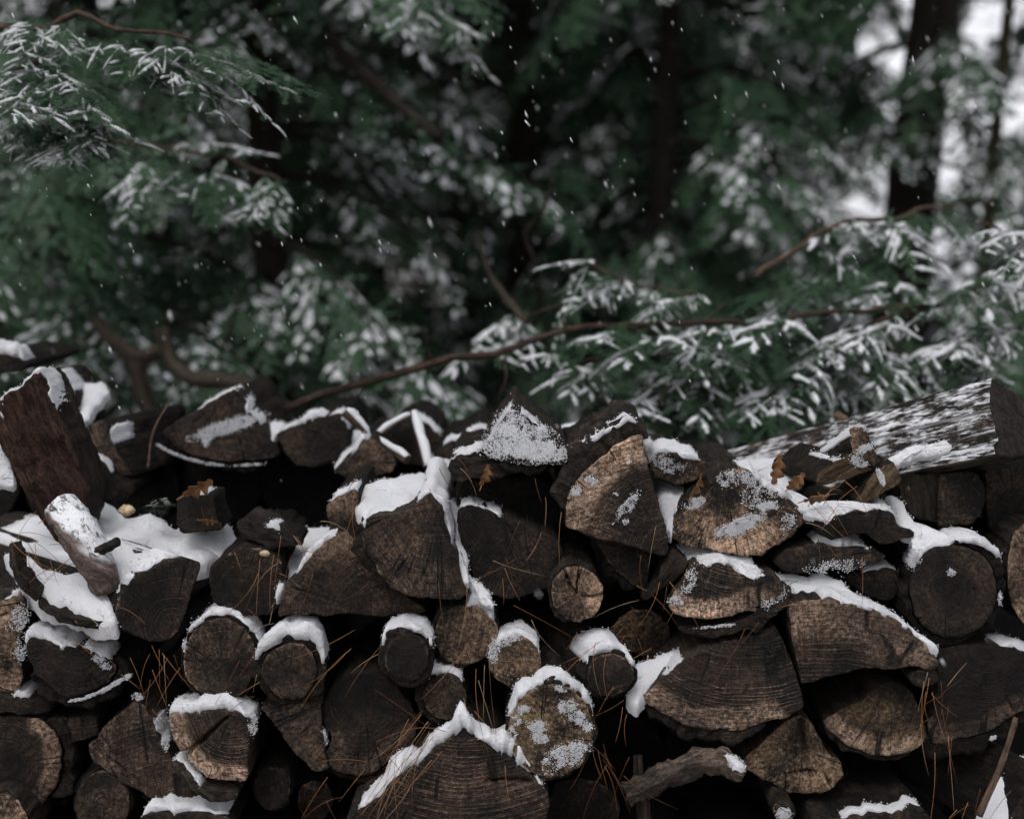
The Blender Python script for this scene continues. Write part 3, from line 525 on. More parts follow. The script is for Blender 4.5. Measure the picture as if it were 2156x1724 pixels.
log("wedge with a bright sapwood band above scalloped bark, right of centre", c("B3 1190,150 1290,160 1390,150 1450,200 1560,240 1701,250 B4 100,215 180,232 232,285 190,345 90,395 0,420 B3 1600,430 1500,445 1350,482 1200,492 1060,472 1020,420 1060,340 1110,280"), -.04, pt('B3', 1500, -350), rings=.9, pitch=.0072, sapw=.040, pale=1.1, wear=.08, tone=1.0, rnd=.07, bark_side=[(20, 165)], snow=[(230, 338, 16)], patches=[pc('B3', 1150, 270, 35, 120, 22, 330), pc('B3', 1080, 380, 50, 30, 0, 200)])
log("scalloped dark bark strip hanging under the bright banded wedge", c("B3 1080,560 1200,555 1400,515 1600,440 1701,400 B4 150,340 285,300 260,380 160,470 60,560 0,562 B3 1600,572 1500,562 1400,592 1250,622 1100,592"), -.045, None, L=.3, name="bark_strip", cat="bark", face=M_BARK, grain=10, tone=1.0, jag=.003, bark_side=[(0, 359)], patches=[pc('B3', 1300, 540, 130, 10, -10, 130), pc('B4', 150, 365, 100, 40, -30, 200)])
log("huge dark log with many even rings and a bark base, right of centre", c("B3 850,960 950,880 1050,800 1150,730 1230,690 1400,630 1600,585 1701,562 B4 60,572 200,572 240,680 280,800 330,940 345,1040 240,1100 0,1155 B3 1500,1165 1300,1172 1150,1142 1000,1082 900,1022"), -.05, pt('B3', 1540, -30), rings=1.0, pitch=.0088, sapw=.045, pale=.55, wear=.05, tone=.9, rnd=.05,
    bark=(45, 172, 26, 3), snow=[(188, 208, 8)])
log("round log with snow patches on its spiral face, lower centre", E('B3', 290, 1175, 268, 285, .012, 12), -.12, pt('B3', 235, 1190), rings=.9, pitch=.0062, wear=.7, moss=.9, tone=1.15, bark=(0, 359.5, 6, 0), dome=-.006, snow=[(198, 338, 40, .002, .06)],
    patches=[pc('B3', 205, 1145, 70, 36, 10, 330), pc('B3', 225, 1220, 50, 34, 20, 260), pc('B3', 390, 1020, 55, 42, 0, 330), pc('B3', 450, 1085, 55, 40, 20, 330), pc('B3', 500, 1140, 55, 32, 30, 280), pc('B3', 370, 1330, 160, 62, -24, 900), pc('B3', 120, 1045, 36, 40, 0, 180), pc('B3', 80, 1100, 32, 40, 0, 160), pc('B3', 50, 1190, 30, 50, 0, 160), pc('B3', 355, 910, 40, 20, 20, 110)], **RL)
log("small round dark log wearing snow, beside the huge ringed log", E('B3', 665, 838, 138, 130, .015, 13), -.08, pt('B3', 680, 830), rings=.5, pitch=.004, wear=.15, tone=.7, bark=(0, 359.5, 8, 0), axis=(-.35, .05), snow=[(195, 345, 26)], **RL)
log("dim brown log set back behind hanging needles, centre right", E('B3', 860, 570, 172, 142, .02, 14), .13, None, rings=.3, wear=.7, moss=.3, tone=.85, **RL)
log("dim dark log low behind the crooked branch", E('B3', 480, 1680, 230, 200, .03, 15), .06, None, rings=.5, tone=.55, **RL)
log("tan rough log with rotted cracks at the lower right", c("B4 -45,1360 0,1320 60,1265 120,1195 200,1125 300,1105 370,1130 430,1220 500,1330 570,1400 597,1470 540,1530 460,1560 350,1572 250,1562 130,1505 40,1450 -20,1410"), .0, pt('B4', 330, 1300), rings=.35, wear=1.0, moss=.45, tone=.95, rnd=.15, cracks=[(pt('B4', 350, 1320), pt('B4', 330, 1130), .007), (pt('B4', 215, 1430), pt('B4', 410, 1430), .0025), (pt('B4', 225, 1450), pt('B4', 220, 1570), .002)], bark_side=[(0, 180)])
# right
log("broad curved split log with pale streaks under the long snow slope", c("B4 250,400 430,372 510,362 660,392 800,432 900,482 1000,562 1100,662 1180,772 1140,802 1050,772 950,792 820,792 680,795 550,832 430,882 330,912 300,750 265,570"), -.06, pt('B4', 480, 1900), rings=1.0, pitch=.0085, sapw=.085, pale=.55, wear=.16, tone=.95, rnd=.07, bark_side=[(215, 350)], snow=[(232, 352, 17)])
log("half log with a yellow speckled lower rim in the right hollow", c("B4 440,1135 560,1060 700,990 850,865 960,890 1040,1000 1100,1150 1112,1220 1050,1290 900,1335 750,1335 620,1275 520,1205"), .01, pt('B4', 860, 930), rings=.6, pitch=.005, sapw=.04, pale=.75, wear=.15, moss=.35, tone=.9, bark=(40, 175, 12, 0))
log("small knobbly bark chunk below the broad curved split log", c("B4 980,845 1060,795 1170,820 1192,880 1080,912 1010,892"), -.05, None, L=.12, name="bark_chunk", cat="bark", face=M_BARK, grain=20, tone=1.5, bark_side=[(0, 359)])
log("large dark round log with bark ring at the right", E('B4', 1268, 315, 282, 288, .018, 16), -.01, pt('B4', 1225, 335), rings=.4, pitch=.006, sapw=.05, pale=.25, wear=.08, tone=.46, bark=(-90, 190, 18, 3), snow=[(205, 340, 22)], patches=[pc('B4', 1250, 200, 26, 24, 0, 60), pc('B4', 1020, 110, 40, 60, 20, 200), pc('B4', 1560, 370, 16, 40, 0, 80)], **RL)
log("wide dark half log running off the right edge", c("B4 1160,685 1250,655 1500,652 1701,680 1880,800 1900,960 1780,1040 1640,1080 1500,1180 1300,1240 1150,1282 1110,1200 1150,1000 1170,800"), .0, pt('B4', 1480, 640), rings=.45, pitch=.006, sapw=.035, pale=.5, wear=.05, tone=.5, bark=(20, 140, 30, 2), snow=[(285, 340, 18)], patches=[pc('B4', 1510, 1225, 26, 14, -40, 70)])
log("light brown log end cut by the right edge beside the round log", c("B4 1640,-20 1600,150 1598,300 1650,450 1720,540 1900,560 2000,300 1900,-60 1760,-130"), .03, pt('B4', 1800, 250), rings=.4, wear=1.0, tone=.95, bark_side=[(0, 359)])
log("dark leaning log with a snow flank in the bottom right corner", c("B4 1600,1760 1701,1560 1800,1420 2000,1500 2000,1900 1600,1900"), -.08, None, L=.4, axis=(-.5, .1), rings=.4, tone=.5, rnd=.08)
log("half buried log with a snow ridge along the bottom right edge", c("B4 380,1700 560,1722 800,1690 1060,1645 1130,1740 1160,1900 380,1900"), -.06, None, rings=.4, tone=.6, snow=[(200, 335, 16, .0, .035)], rnd=.1)
log("dim split log face above the bottom right snow ridge", c("B4 480,1600 640,1560 800,1560 960,1600 1040,1640 1000,1720 560,1730"), .05, None, rings=.4, tone=.8, wear=.3)
log("short branch stub with a snowy end at the bottom right", E('B4', 225, 1675, 68, 58, .03, 17), -.08, None, L=.25, name="branch_stub", rings=.3, wear=.6, tone=.9, bark_side=[(0, 359)], patches=[pc('B4', 215, 1690, 45, 40, 0, 260)])
log("dark blocky split under the right leaf litter, snow on top", c("A4 480,1430 650,1410 850,1352 1020,1327 1130,1355 1175,1480 1310,1520 1320,1570 1050,1612 900,1535 800,1522 650,1592 560,1562"), .0, pt('A4', 900, 2300), rings=.6, pitch=.006, wear=.12, tone=.6, rnd=.06, snow=[(205, 300, 13), (300, 352, 16)])
log("flat dark log under lumpy snow left of the large round log", c("B4 170,150 230,70 320,35 420,30 600,45 750,50 870,110 800,142 600,172 450,185 300,212 215,200"), .01, pt('B4', 250, 130), rings=.5, wear=.3, tone=.6, rnd=.1, snow=[(230, 345, 30)], patches=[pc('B4', 560, 160, 170, 40, -5, 260)])
log("thin dark split edged with snow above the long snow slope", c("B4 560,230 700,195 880,180 945,215 935,320 860,400 700,330"), .05, None, rings=.3, tone=.5, snow=[(215, 335, 10)])
# top of the stack
log("crumbling brown rotten split with a snow stripe across its face", c("A3 1310,1560 1340,1450 1450,1335 1560,1262 1610,1182 1622,1102 1720,1032 1860,1002 1950,1062 A4 30,1085 200,1205 380,1302 482,1372 440,1432 330,1542 200,1642 60,1702 0,1712 A3 1900,1722 1760,1692 1640,1642 1500,1642 1400,1602"), .02, pt('A3', 1750, 1100), rings=.35, pitch=.006, wear=1.25, tone=1.0, rnd=.09, jag=.0028,
    snow=[(268, 350, 22)], patches=[pc('A3', 1840, 1470, 185, 58, -24, 1500, -.4), pc('A3', 2080, 1310, 100, 38, -8, 420), pc('A3', 1760, 1100, 90, 60, 0, 200), pc('A3', 1960, 1120, 150, 60, 30, 330), pc('A3', 1500, 1290, 90, 40, -20, 300), pc('A4', 300, 1440, 60, 80, 20, 170), pc('A3', 2000, 1250, 160, 90, 0, 200)])
log("gnarled brown chunk under snow behind the rotten split", c("A3 1150,905 1330,885 1600,965 1625,1005 1560,1082 1400,1135 1270,1095 1170,1085"), .16, None, L=.3, rings=.2, wear=1.2, tone=1.0, jag=.004, snow=[(185, 345, 34)], patches=[pc('A3', 1300, 990, 140, 60, 20, 260)])
log("pointed log on top with a snow dusted face, centre", c("A2 1790,885 1870,800 1980,640 2055,542 A3 130,572 250,685 400,792 500,862 540,905 480,985 350,972 100,965 0,962 A2 1900,925"), .02, pt('A3', 60, 560), rings=.3, wear=.2, tone=.6, rnd=.07, tilt=(.0, .55), bark=(40, 150, 18, 2), snow=[(182, 250, 15), (262, 345, 9)],
    patches=[pc('A3', 150, 800, 250, 130, 10, 2600, -.55), pc('A3', 300, 880, 220, 70, 5, 1300, -.5), pc('A3', 60, 680, 120, 110, 0, 700, -.4), pc('A3', -60, 850, 120, 80, 0, 500, -.3)])
log("rough bark rim jutting under the pointed snowy log", c("A2 1560,985 1650,930 1790,890 1900,930 A3 0,968 100,972 350,978 400,1010 300,1060 100,1075 -60,1090 A2 1700,1110 1600,1130 1565,1060"), .03, None, name="bark_chunk", cat="bark", face=M_BARK, grain=0, tone=.9, jag=.005, L=.35, bark_side=[(0, 359)], snow=[(185, 268, 16)])
log("added dark log as painted shade in the hollow under the pointed log", c("D 955,1010 1150,1000 1190,1100 1120,1120 1000,1085 960,1060"), .14, None, rings=.2, tone=.35)  # added log; its dark tone stands for the shade of the hollow
log("small brown split tucked left of the large dark wedge", c("D 690,1060 730,1035 755,1030 760,1110 745,1140 700,1120 685,1085"), .05, None, rings=.3, wear=.7, tone=.7, snow=[(215, 300, 10)])

# ------------------------------------------------------------------ back row of the stack
log("leaning red brown split post with snow on top, far left", c("A1 -120,560 0,485 160,390 300,270 360,240 420,370 480,560 560,800 620,1010 690,1190 640,1400 560,1650 380,1640 300,1500 210,1300 130,1130 0,790 -120,640"), .10, None, L=.13, name="split_log", face=M_RED, side=M_RED, grain=72, rnd=.08, tone=1.0, shrink=1, tilt=(.0, -.25), snow=[(205, 292, 15)])
log("snow covered log behind the leaning post at the left edge", c("A1 -200,120 0,120 120,140 230,200 180,240 0,270 -200,330"), .55, None, rings=.2, tone=.5, snow=[(180, 352, 48)])
log("dark leaning slab behind the post with snow on its edge", c("A1 360,250 440,260 540,350 610,490 600,610 640,650 560,720 480,560 400,360"), .50, None, face=M_BARK, grain=60, L=.2, tone=.8, snow=[(250, 330, 12)])
snowfield("white snow slab between the leaning post and the back log", c("A1 545,335 800,345 850,410 760,520 700,620 570,720 640,620 600,480"), .45, .62, .012)
snowfield("snow patch at the left edge beside the leaning post", c("A1 -60,810 30,830 80,960 130,1130 0,1140 -60,1140"), .12, .16, .01)
log("brown broken log with a snowy right flank in the back row", c("A1 560,790 640,710 790,640 830,690 880,810 960,950 1050,1100 950,1080 850,1000 780,910 650,880 590,860"), .42, None, rings=.3, wear=.8, tone=.75, L=.35, axis=(.28, 0), snow=[(285, 352, 30)])
log("dark log with a snow streak low behind the leaning post", c("A1 590,920 700,910 800,960 930,1090 1060,1170 1000,1290 800,1300 660,1130"), .38, None, rings=.2, tone=.45, snow=[(205, 320, 18)])
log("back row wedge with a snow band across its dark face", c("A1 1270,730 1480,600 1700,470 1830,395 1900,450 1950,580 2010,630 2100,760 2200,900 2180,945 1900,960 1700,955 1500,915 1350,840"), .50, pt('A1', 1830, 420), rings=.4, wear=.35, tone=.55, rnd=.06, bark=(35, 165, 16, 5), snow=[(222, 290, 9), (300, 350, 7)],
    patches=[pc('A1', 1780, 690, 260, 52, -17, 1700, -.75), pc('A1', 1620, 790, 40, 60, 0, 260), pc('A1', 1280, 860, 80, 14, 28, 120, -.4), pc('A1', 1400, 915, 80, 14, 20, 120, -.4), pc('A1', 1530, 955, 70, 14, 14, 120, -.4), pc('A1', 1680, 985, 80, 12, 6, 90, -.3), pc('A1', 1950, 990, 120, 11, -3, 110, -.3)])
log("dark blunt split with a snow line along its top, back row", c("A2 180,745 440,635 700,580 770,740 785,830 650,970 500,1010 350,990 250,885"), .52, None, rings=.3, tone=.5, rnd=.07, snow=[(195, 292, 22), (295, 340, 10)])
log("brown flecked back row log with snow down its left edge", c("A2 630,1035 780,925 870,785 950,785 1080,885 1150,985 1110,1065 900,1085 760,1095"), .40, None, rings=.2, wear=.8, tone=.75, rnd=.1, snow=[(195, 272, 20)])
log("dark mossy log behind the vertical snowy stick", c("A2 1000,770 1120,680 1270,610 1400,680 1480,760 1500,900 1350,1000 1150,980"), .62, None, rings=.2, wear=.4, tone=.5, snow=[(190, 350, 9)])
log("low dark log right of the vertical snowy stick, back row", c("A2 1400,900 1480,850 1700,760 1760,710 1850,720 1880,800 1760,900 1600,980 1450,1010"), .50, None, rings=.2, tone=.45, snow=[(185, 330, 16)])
stick("upright snow coated stick in the back row", [(872, 868, .55), (878, 900, .52), (893, 945, .46), (902, 985, .42)], [.010, .012, .013], snow=.010)
stick("arched snow lined stick in the back row", [(790, 925, .55), (830, 893, .57), (872, 872, .6)], [.009, .006], snow=.007)
stick("broken stick with a pale tip in the back row", [(783, 925, .5), (820, 945, .46), (858, 968, .42)], [.011, .010, .012], snow=.006, tone=1.8)
stick("short snow lined split stick beside the blunt back log", [(725, 866, .5), (745, 885, .5), (775, 915, .5)], [.012, .010, .006], snow=.010)
# the long weathered log at the right
log("long silver weathered log with a dark end, upper right", c("A4 1985,325 2155,450 2330,600 2330,900 2155,905 1850,895 1850,800 1912,782 1900,560"), .06, pt('A4', 2155, 500), L=.64, axis=(-.94, -.43), name="split_log", face=M_DARKEND, grain=80, tone=2.0, side=M_GREY, rnd=.03, dust=.54, shrink=.85, tilt=(.35, .75), wear=.0)
log("split brown kindling chunk with a snowy end on the weathered log", c("A4 800,722 830,700 890,700 950,750 960,850 1070,965 1010,1015 900,950 800,905"), .02, None, L=.19, axis=(-.57, -.55), shrink=.45, name="kindling_chunk", side=M_TAN, wear=1.2, rings=.2, tone=1.0, rnd=.05, dust=.25, snow=[(215, 285, 10)], patches=[pc('A4', 910, 860, 60, 35, -20, 260), pc('A4', 870, 960, 70, 50, 30, 200)])
log("lower kindling split jutting under the brown chunk", c("A4 530,1140 560,1050 780,900 820,930 1000,1015 900,1060 700,1110 600,1160"), .03, None, L=.16, axis=(-.4, 0), name="kindling_chunk", face=M_TAN, side=M_TAN, grain=-30, tone=.75, rnd=.05, snow=[(215, 262, 7)])
log("yellow brown wedge block beneath the kindling", c("A4 840,1290 900,1180 1000,1045 1060,1000 1150,975 1212,1110 1180,1150 1070,1200 980,1260"), .02, None, L=.15, name="kindling_chunk", face=M_TAN, side=M_TAN, grain=-55, tone=.85, rnd=.05, patches=[pc('A4', 1030, 1080, 22, 80, -20, 200)])
log("dark plank side below the weathered log", c("A4 1180,1085 1490,1062 1485,1450 1300,1410 1200,1300"), .12, None, face=M_SPLIT, grain=80, tone=.55, rnd=.04)
log("dim rounded log under the weathered log, far right", c("A4 1495,1065 1800,1050 1860,1180 1850,1300 1760,1440 1480,1495"), .10, None, rings=.3, wear=.4, tone=.6, rnd=.08, moss=.15)
log("dark log under the weathered log at the right edge", c("A4 1860,1040 2250,1000 2300,1500 2100,1620 1900,1500 1850,1300"), .14, None, rings=.3, tone=.4, rnd=.08)
# loose wood on the snow bed at the left
stick("stub of grey branch lying in the left snow bed", [(128, 1068, .03), (168, 1122, -.01), (205, 1190, -.03), (225, 1235, -.01)], [.036, .040, .036, .028], name="branch_stub", mat=M_STUB, sides=18, snow=.0, rough=.006, n=16, tone=.9, dust=.62)
stick("small broken twig stub poking out of the left snow bed", [(205, 1160, -.04), (250, 1140, -.05)], [.011, .009], mat=M_BARK, rough=.003)
log("small dark block with a leaf on top in the snow bed", c("A1 1370,1245 1500,1232 1660,1240 1692,1400 1752,1500 1430,1532 1380,1462"), .10, None, L=.12, rings=.3, wear=.2, tone=.45, rnd=.06, snow=[(250, 300, 8)])
log("dark bark slab resting on the snow bed", c("A1 1838,1468 1950,1465 2155,1492 2290,1560 2400,1640 2250,1650 2050,1600 1900,1560"), .04, None, L=.14, name="bark_strip", cat="bark", face=M_BARK, grain=10, tone=.8, jag=.004, bark_side=[(0, 359)], snow=[(250, 330, 5)])
log("pointed bark shard rising at the far left of the snow", c("B1 5,35 35,50 90,150 160,260 215,350 200,400 150,330 70,200"), -.05, None, L=.05, name="bark_strip", cat="bark", face=M_BARK, grain=60, tone=1.2, jag=.003, rnd=.08, bark_side=[(0, 359)], snow=[(280, 345, 12)])
log("long bark edge under the left snow tongue", c("B1 190,400 300,440 420,478 560,503 740,520 745,552 600,550 440,522 300,485 200,435"), -.07, None, L=.05, name="bark_strip", cat="bark", face=M_BARK, grain=10, tone=1.0, jag=.003, rnd=.1, bark_side=[(0, 359)])
stick("crooked bark covered branch stub at the lower right centre", [pt('B3', 770, 1570) + (-.06,), pt('B3', 900, 1510) + (-.07,), pt('B3', 1080, 1420) + (-.09,), pt('B3', 1220, 1360) + (-.1,), pt('B3', 1360, 1365) + (-.11,), pt('B3', 1490, 1440) + (-.12,)], [.022, .024, .025, .026, .025, .018], name="crooked_branch", mat=M_BARK, sides=16, rough=.008, n=30, tone=2.0)
snowfield("dab of snow on the tip of the crooked branch", c("B3 1360,1325 1400,1325 1480,1385 1505,1425 1475,1440 1430,1420 1380,1360"), -.150, -.125, .003, .002)
stick("thin stick leaning in the bottom right corner", [pt('B4', 1648, 1095) + (-.10,), pt('B4', 1600, 1280) + (-.10,), pt('B4', 1520, 1480) + (-.10,), pt('B4', 1420, 1700) + (-.1,)], [.0055, .006, .007, .008], snow=.0, tone=2.0)
stick("short upright splinter beside the crooked branch", [pt('B3', 830, 1330) + (.0,), pt('B3', 835, 1440) + (.0,)], [.010, .011], mat=M_SPLIT, tone=.8)
stick("thin post stub under the crooked branch", [pt('B3', 860, 1590) + (-.03,), pt('B3', 870, 1760) + (-.03,)], [.014, .015], mat=M_SPLIT, tone=.6)
# logs that fill the stack behind and below, hollow shade painted into their tone
fp = log("round log toned dark as shade, deep inside the stack, behind the front row", E('D', 100, 1150, 92, 90, .03, 40), .46, None, L=.30, rings=.3, tone=.16, wear=.2, name="round_log", bark_side=[(0, 359)], group="logs deep inside the stack")
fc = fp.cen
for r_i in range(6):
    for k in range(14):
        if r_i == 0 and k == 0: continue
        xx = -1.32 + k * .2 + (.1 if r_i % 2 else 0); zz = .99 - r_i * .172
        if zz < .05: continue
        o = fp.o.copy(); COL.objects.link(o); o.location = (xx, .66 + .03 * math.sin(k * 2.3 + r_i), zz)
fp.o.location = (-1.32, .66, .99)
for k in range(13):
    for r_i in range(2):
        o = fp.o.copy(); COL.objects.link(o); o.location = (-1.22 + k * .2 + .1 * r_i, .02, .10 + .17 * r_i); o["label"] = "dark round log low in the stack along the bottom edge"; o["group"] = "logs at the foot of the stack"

# ------------------------------------------------------------------ beds of snow lying across several logs
snowfield("wide bed of snow across the log tops at the left", c("A1 670,1195 760,1250 860,1360 1050,1405 1300,1385 1380,1480 1500,1530 1750,1500 1700,1380 1850,1460 1840,1510 1880,1570 1680,1690 B1 1480,15 1360,55 1230,130 1060,128 900,170 790,255 760,310 720,280 650,200 600,80"), -.035, .40, .028, .008)
snowfield("tongue of snow sloping to the left edge from the bark shard", c("B1 10,40 100,125 240,170 350,190 500,215 640,235 760,310 720,400 738,488 640,490 540,470 400,400 300,400 200,360 120,200"), -.06, .12, .026, .006)
snowfield("bed of snow above the half round log, centre left", c("A2 0,1470 200,1465 450,1470 700,1490 760,1490 660,1560 560,1640 470,1724 B2 420,20 370,85 310,170 280,235 230,215 150,330 160,270 200,150 110,60 160,10 A2 380,1640 200,1560 0,1520"), -.02, .36, .018, .005)
snowfield("smooth white snow slope on top of the large centre wedge", c("A2 835,1345 805,1210 720,1170 850,1150 1000,1105 1150,1080 1300,1045 1385,1030 1400,1215 1330,1255 1280,1310 1200,1360 1080,1376 950,1384 885,1420 862,1395"), -.062, .34, .020, .003)
snowfield("strip of snow down the right flank of the large wedge", c("A2 1400,1050 1465,1095 1500,1200 1590,1250 1620,1320 1650,1500 1690,1720 B2 1335,150 1360,230 1320,240 1270,100 1235,0 A2 1560,1560 1500,1330 1440,1270 1390,1215"), -.05, .25, .012, .003)
snowfield("foot of the snow strip spilling onto the pale round log", c("B2 1320,190 1350,215 1410,270 1470,330 1500,395 1450,385 1400,350 1355,290"), -.05, .02, .008, .004)
snowfield("bed of snow in the gap right of the tall wedge", c("A3 1160,1085 1280,1090 1400,1130 1500,1160 1520,1200 1480,1260 1560,1230 1640,1260 1600,1310 1480,1280 1400,1350 1330,1430 1310,1540 1265,1400 1215,1260"), .0, .30, .018, .006)
snowfield("long snow ledge under the rotten split, right of centre", c("A3 1310,1590 1400,1600 1500,1640 1640,1650 1660,1590 1720,1680 1900,1722 A4 60,1720 B4 0,145 100,170 60,225 0,215 B3 1701,225 1560,235 1450,195 1390,145 1290,155 1180,150 1150,100 1060,25"), -.03, .10, .018, .004)
snowfield("long diagonal snow slope above the broad curved split, right", c("B4 -20,150 80,170 200,215 330,215 440,212 600,280 720,345 860,420 980,505 1100,600 1188,660 1150,665 1040,600 940,500 800,432 660,390 510,358 400,380 330,330 240,285 180,235 60,222"), -.065, .06, .016, .004)
snowfield("ragged snow wedge against the huge ringed log", c("B3 780,765 860,745 950,705 1040,680 1140,715 1150,735 1050,800 960,880 860,955 815,1005 760,960 745,940 800,900 812,830"), -.065, .04, .022, .004)
snowfield("snow bed behind the oak leaves at the upper right", c("A4 -40,930 100,925 250,900 420,900 560,950 400,1030 350,1090 420,1050 440,1090 300,1130 220,1160 140,1130 60,1060 -30,1050"), .10, .42, .015, .004)
snowfield("narrow snow ledge on the side of the weathered log", c("A4 1030,935 1200,890 1450,830 1700,785 1905,762 1850,800 1640,815 1640,850 1480,900 1300,930 1130,970 1060,975"), .07, .14, .010, .002)
snowfield("snow drift filling the notch above the large round log", c("A4 1060,1230 1130,1185 1200,1270 1230,1360 1330,1530 1420,1550 1600,1560 1500,1600 1380,1620 1330,1680 1300,1724 1280,1640 1310,1560 1190,1510 1150,1400"), -.01, .12, .012, .003)
snowfield("snow trail across the small logs under the leaf litter", c("A4 0,1050 150,1130 330,1240 480,1340 700,1380 950,1310 1080,1290 1130,1340 1010,1330 850,1360 640,1430 500,1390 380,1310 200,1215 0,1090"), .0, .08, .010, .003)
snowfield("patch of snow between the pointed log and the tall wedge", c("A3 480,860 580,840 680,830 720,860 620,960 560,1060 510,1020 500,960 540,900"), .0, .16, .016, .004)
snowfield("snow behind the tall wedge running down to the right", c("A3 1040,700 1110,740 1180,820 1320,900 1330,970 1200,960 1130,880 1090,770"), .20, .40, .014, .003)
snowfield("snow ridge on the flank of the leaning corner log", c("B4 1390,1690 1440,1600 1490,1540 1560,1430 1640,1350 1720,1325 1760,1400 1690,1540 1640,1640 1580,1760 1400,1760"), -.09, .02, .014, .004)
snowfield("snow heap between back row logs beside the upright stick", c("A2 1400,890 1500,880 1560,960 1550,1040 1470,1040 1410,960"), .40, .55, .014, .005)
snowfield("snow strip between the two dark back row logs", c("A2 100,670 240,640 300,690 190,750 160,800 130,720"), .52, .62, .010, .003)
snowfield("snow pocket right of the blunt back row split", c("A2 780,715 880,705 870,760 800,880 720,960 630,1030 700,920 780,840"), .45, .60, .010, .003)

# ------------------------------------------------------------------ litter: needles, leaves, fungus, a green sprig
for lab, x, y, d, n, l, a, sp in [
    ("dry needles hanging left of the half round log", *pt('B2', 170, 160), -.06, 14, .115, 103, 7),
    ("dry needles fanned over the top left snow bed edge", *pt('B1', 560, 555), -.07, 9, .10, 35, 22),
    ("tangle of needles hanging left of the big round log", *pt('B1', 1010, 720), -.02, 14, .12, 95, 22),
    ("needles crossed below the big round log", *pt('B1', 900, 860), -.03, 9, .09, 50, 35),
    ("needle bundle between the two round logs at the left", *pt('B1', 1590, 760), -.08, 8, .085, 112, 12),
    ("needles above the small snow capped round log", *pt('B1', 1600, 480), -.03, 7, .06, 280, 18),
    ("orange needles bristling along the great wedge slope", *pt('B2', 1090, 1180), -.17, 26, .15, 131, 7),
    ("orange needles lower down the great wedge slope", *pt('B2', 860, 1370), -.17, 20, .13, 128, 9),
    ("needles poking from the foot of the great wedge snow", *pt('B2', 540, 1560), -.16, 8, .10, 118, 16),
    ("needles strung across the dark gap below the half round log", *pt('B2', 740, 720), -.04, 9, .13, 150, 9),
    ("long needles hanging over the pale round log", *pt('B2', 1350, 300), -.12, 6, .17, 78, 4),
    ("long needles dangling between the pale and mossy logs", *pt('B2', 1450, 700), -.11, 8, .15, 92, 4),
    ("needles hanging right of the reddish log", *pt('B2', 1340, 900), -.08, 6, .10, 70, 8),
    ("needles and webs strung under the dark shaded log", *pt('B3', 30, 190), -.03, 12, .10, 40, 60),
    ("bare curved needles below the pale grey log", *pt('B3', 60, 400), -.03, 5, .13, 38, 10),
    ("needle tangle in front of the dim set back log", *pt('B3', 850, 500), .02, 14, .12, 95, 38),
    ("needles dripping from the narrow dark slat", *pt('B3', 1000, 120), -.06, 10, .10, 95, 10),
    ("single long needle stuck on the huge ringed log", *pt('B3', 1450, 440), -.12, 2, .13, 128, 2),
    ("needle brush at the left tip of the huge ringed log", *pt('B3', 745, 980), -.10, 9, .075, 115, 14),
    ("needles hanging beside the small round dark log", *pt('B3', 560, 680), -.09, 8, .08, 140, 14),
    ("reddish needles tangled under the spiral log", *pt('B3', 600, 1330), -.08, 13, .10, 75, 45),
    ("needles trailing below the crooked branch root", *pt('B3', 760, 1440), -.10, 6, .12, 105, 14),
    ("thick hanging bundle of needles at the right", *pt('B4', 1140, 930), -.09, 18, .13, 92, 10),
    ("long loose needles trailing under the right bundle", *pt('B4', 1140, 1200), -.09, 7, .16, 92, 10),
    ("needles splayed right of the hanging bundle", *pt('B4', 1180, 1000), -.10, 4, .12, 300, 12),
    ("needle twig stuck in the long diagonal snow slope", *pt('B4', 300, 330), -.12, 8, .09, 60, 40),
    ("straw coloured needles over the lumpy snow", *pt('B4', 470, 20), -.06, 6, .10, 76, 8),
    ("needles lying on the dark block at the upper right", *pt('A4', 590, 1400), -.05, 6, .10, 62, 18),
    ("needle litter below the kindling chunk", *pt('A4', 620, 1300), -.01, 16, .08, 5, 50),
    ("needles over the snow edge left of the large wedge", *pt('A2', 800, 1220), -.10, 6, .09, 140, 18),
    ("needles on the snow bed beside the bark slab", *pt('A1', 1650, 1560), -.02, 6, .05, 80, 55),
    ("needles scattered on the centre left snow bed", *pt('A2', 330, 1590), -.02, 7, .06, 40, 30),
    ("pale needles on the half round log face", *pt('B2', 660, 150), -.05, 3, .07, 125, 12),
    ("needle strands under the hollow below the pointed log", *pt('A2', 1690, 1080), .0, 5, .09, 92, 12),
    ("needle strands left of the tall wedge", *pt('A3', 250, 1260), -.03, 8, .11, 85, 24),
    ("needle hanging on the great wedge face", *pt('B2', 1445, 1400), -.17, 2, .12, 88, 3),
    ("needle litter in the hollow behind the leaning post", *pt('A1', 200, 1560), .0, 14, .10, 20, 40),
    ("needles on the bark shard at the far left", *pt('B1', 300, 110), -.03, 8, .09, 140, 35),
    ("needles along the bottom right corner stick", *pt('B4', 1440, 1580), -.12, 9, .07, 105, 30),
]: needles(lab, x, y, d, n, l, a, sp)
oak_leaf("upright lobed brown oak leaf on the snow, upper right", *pt('A4', 190, 1140), .05, .062, 75, .3, (10, 0, 20))
oak_leaf("folded brown oak leaf left of the kindling chunk", *pt('A4', 300, 1180), .02, .048, 45, .5, (30, 0, -25))
oak_leaf("brown oak leaf lying under the kindling chunk", *pt('A4', 430, 1270), .0, .055, 10, .3, (50, 0, 10))
oak_leaf("rust brown oak leaf beside the rotten split", *pt('A3', 1470, 1240), -.01, .056, 52, .6, (20, 0, 40))
oak_leaf("brown oak leaf on the small dark block, left", *pt('A1', 1440, 1230), .08, .066, 25, .4, (30, 0, 10))
oak_leaf("orange brown leaf under the small dark block", *pt('A1', 1580, 1420), .07, .035, -8, .3, (40, 0, 0))
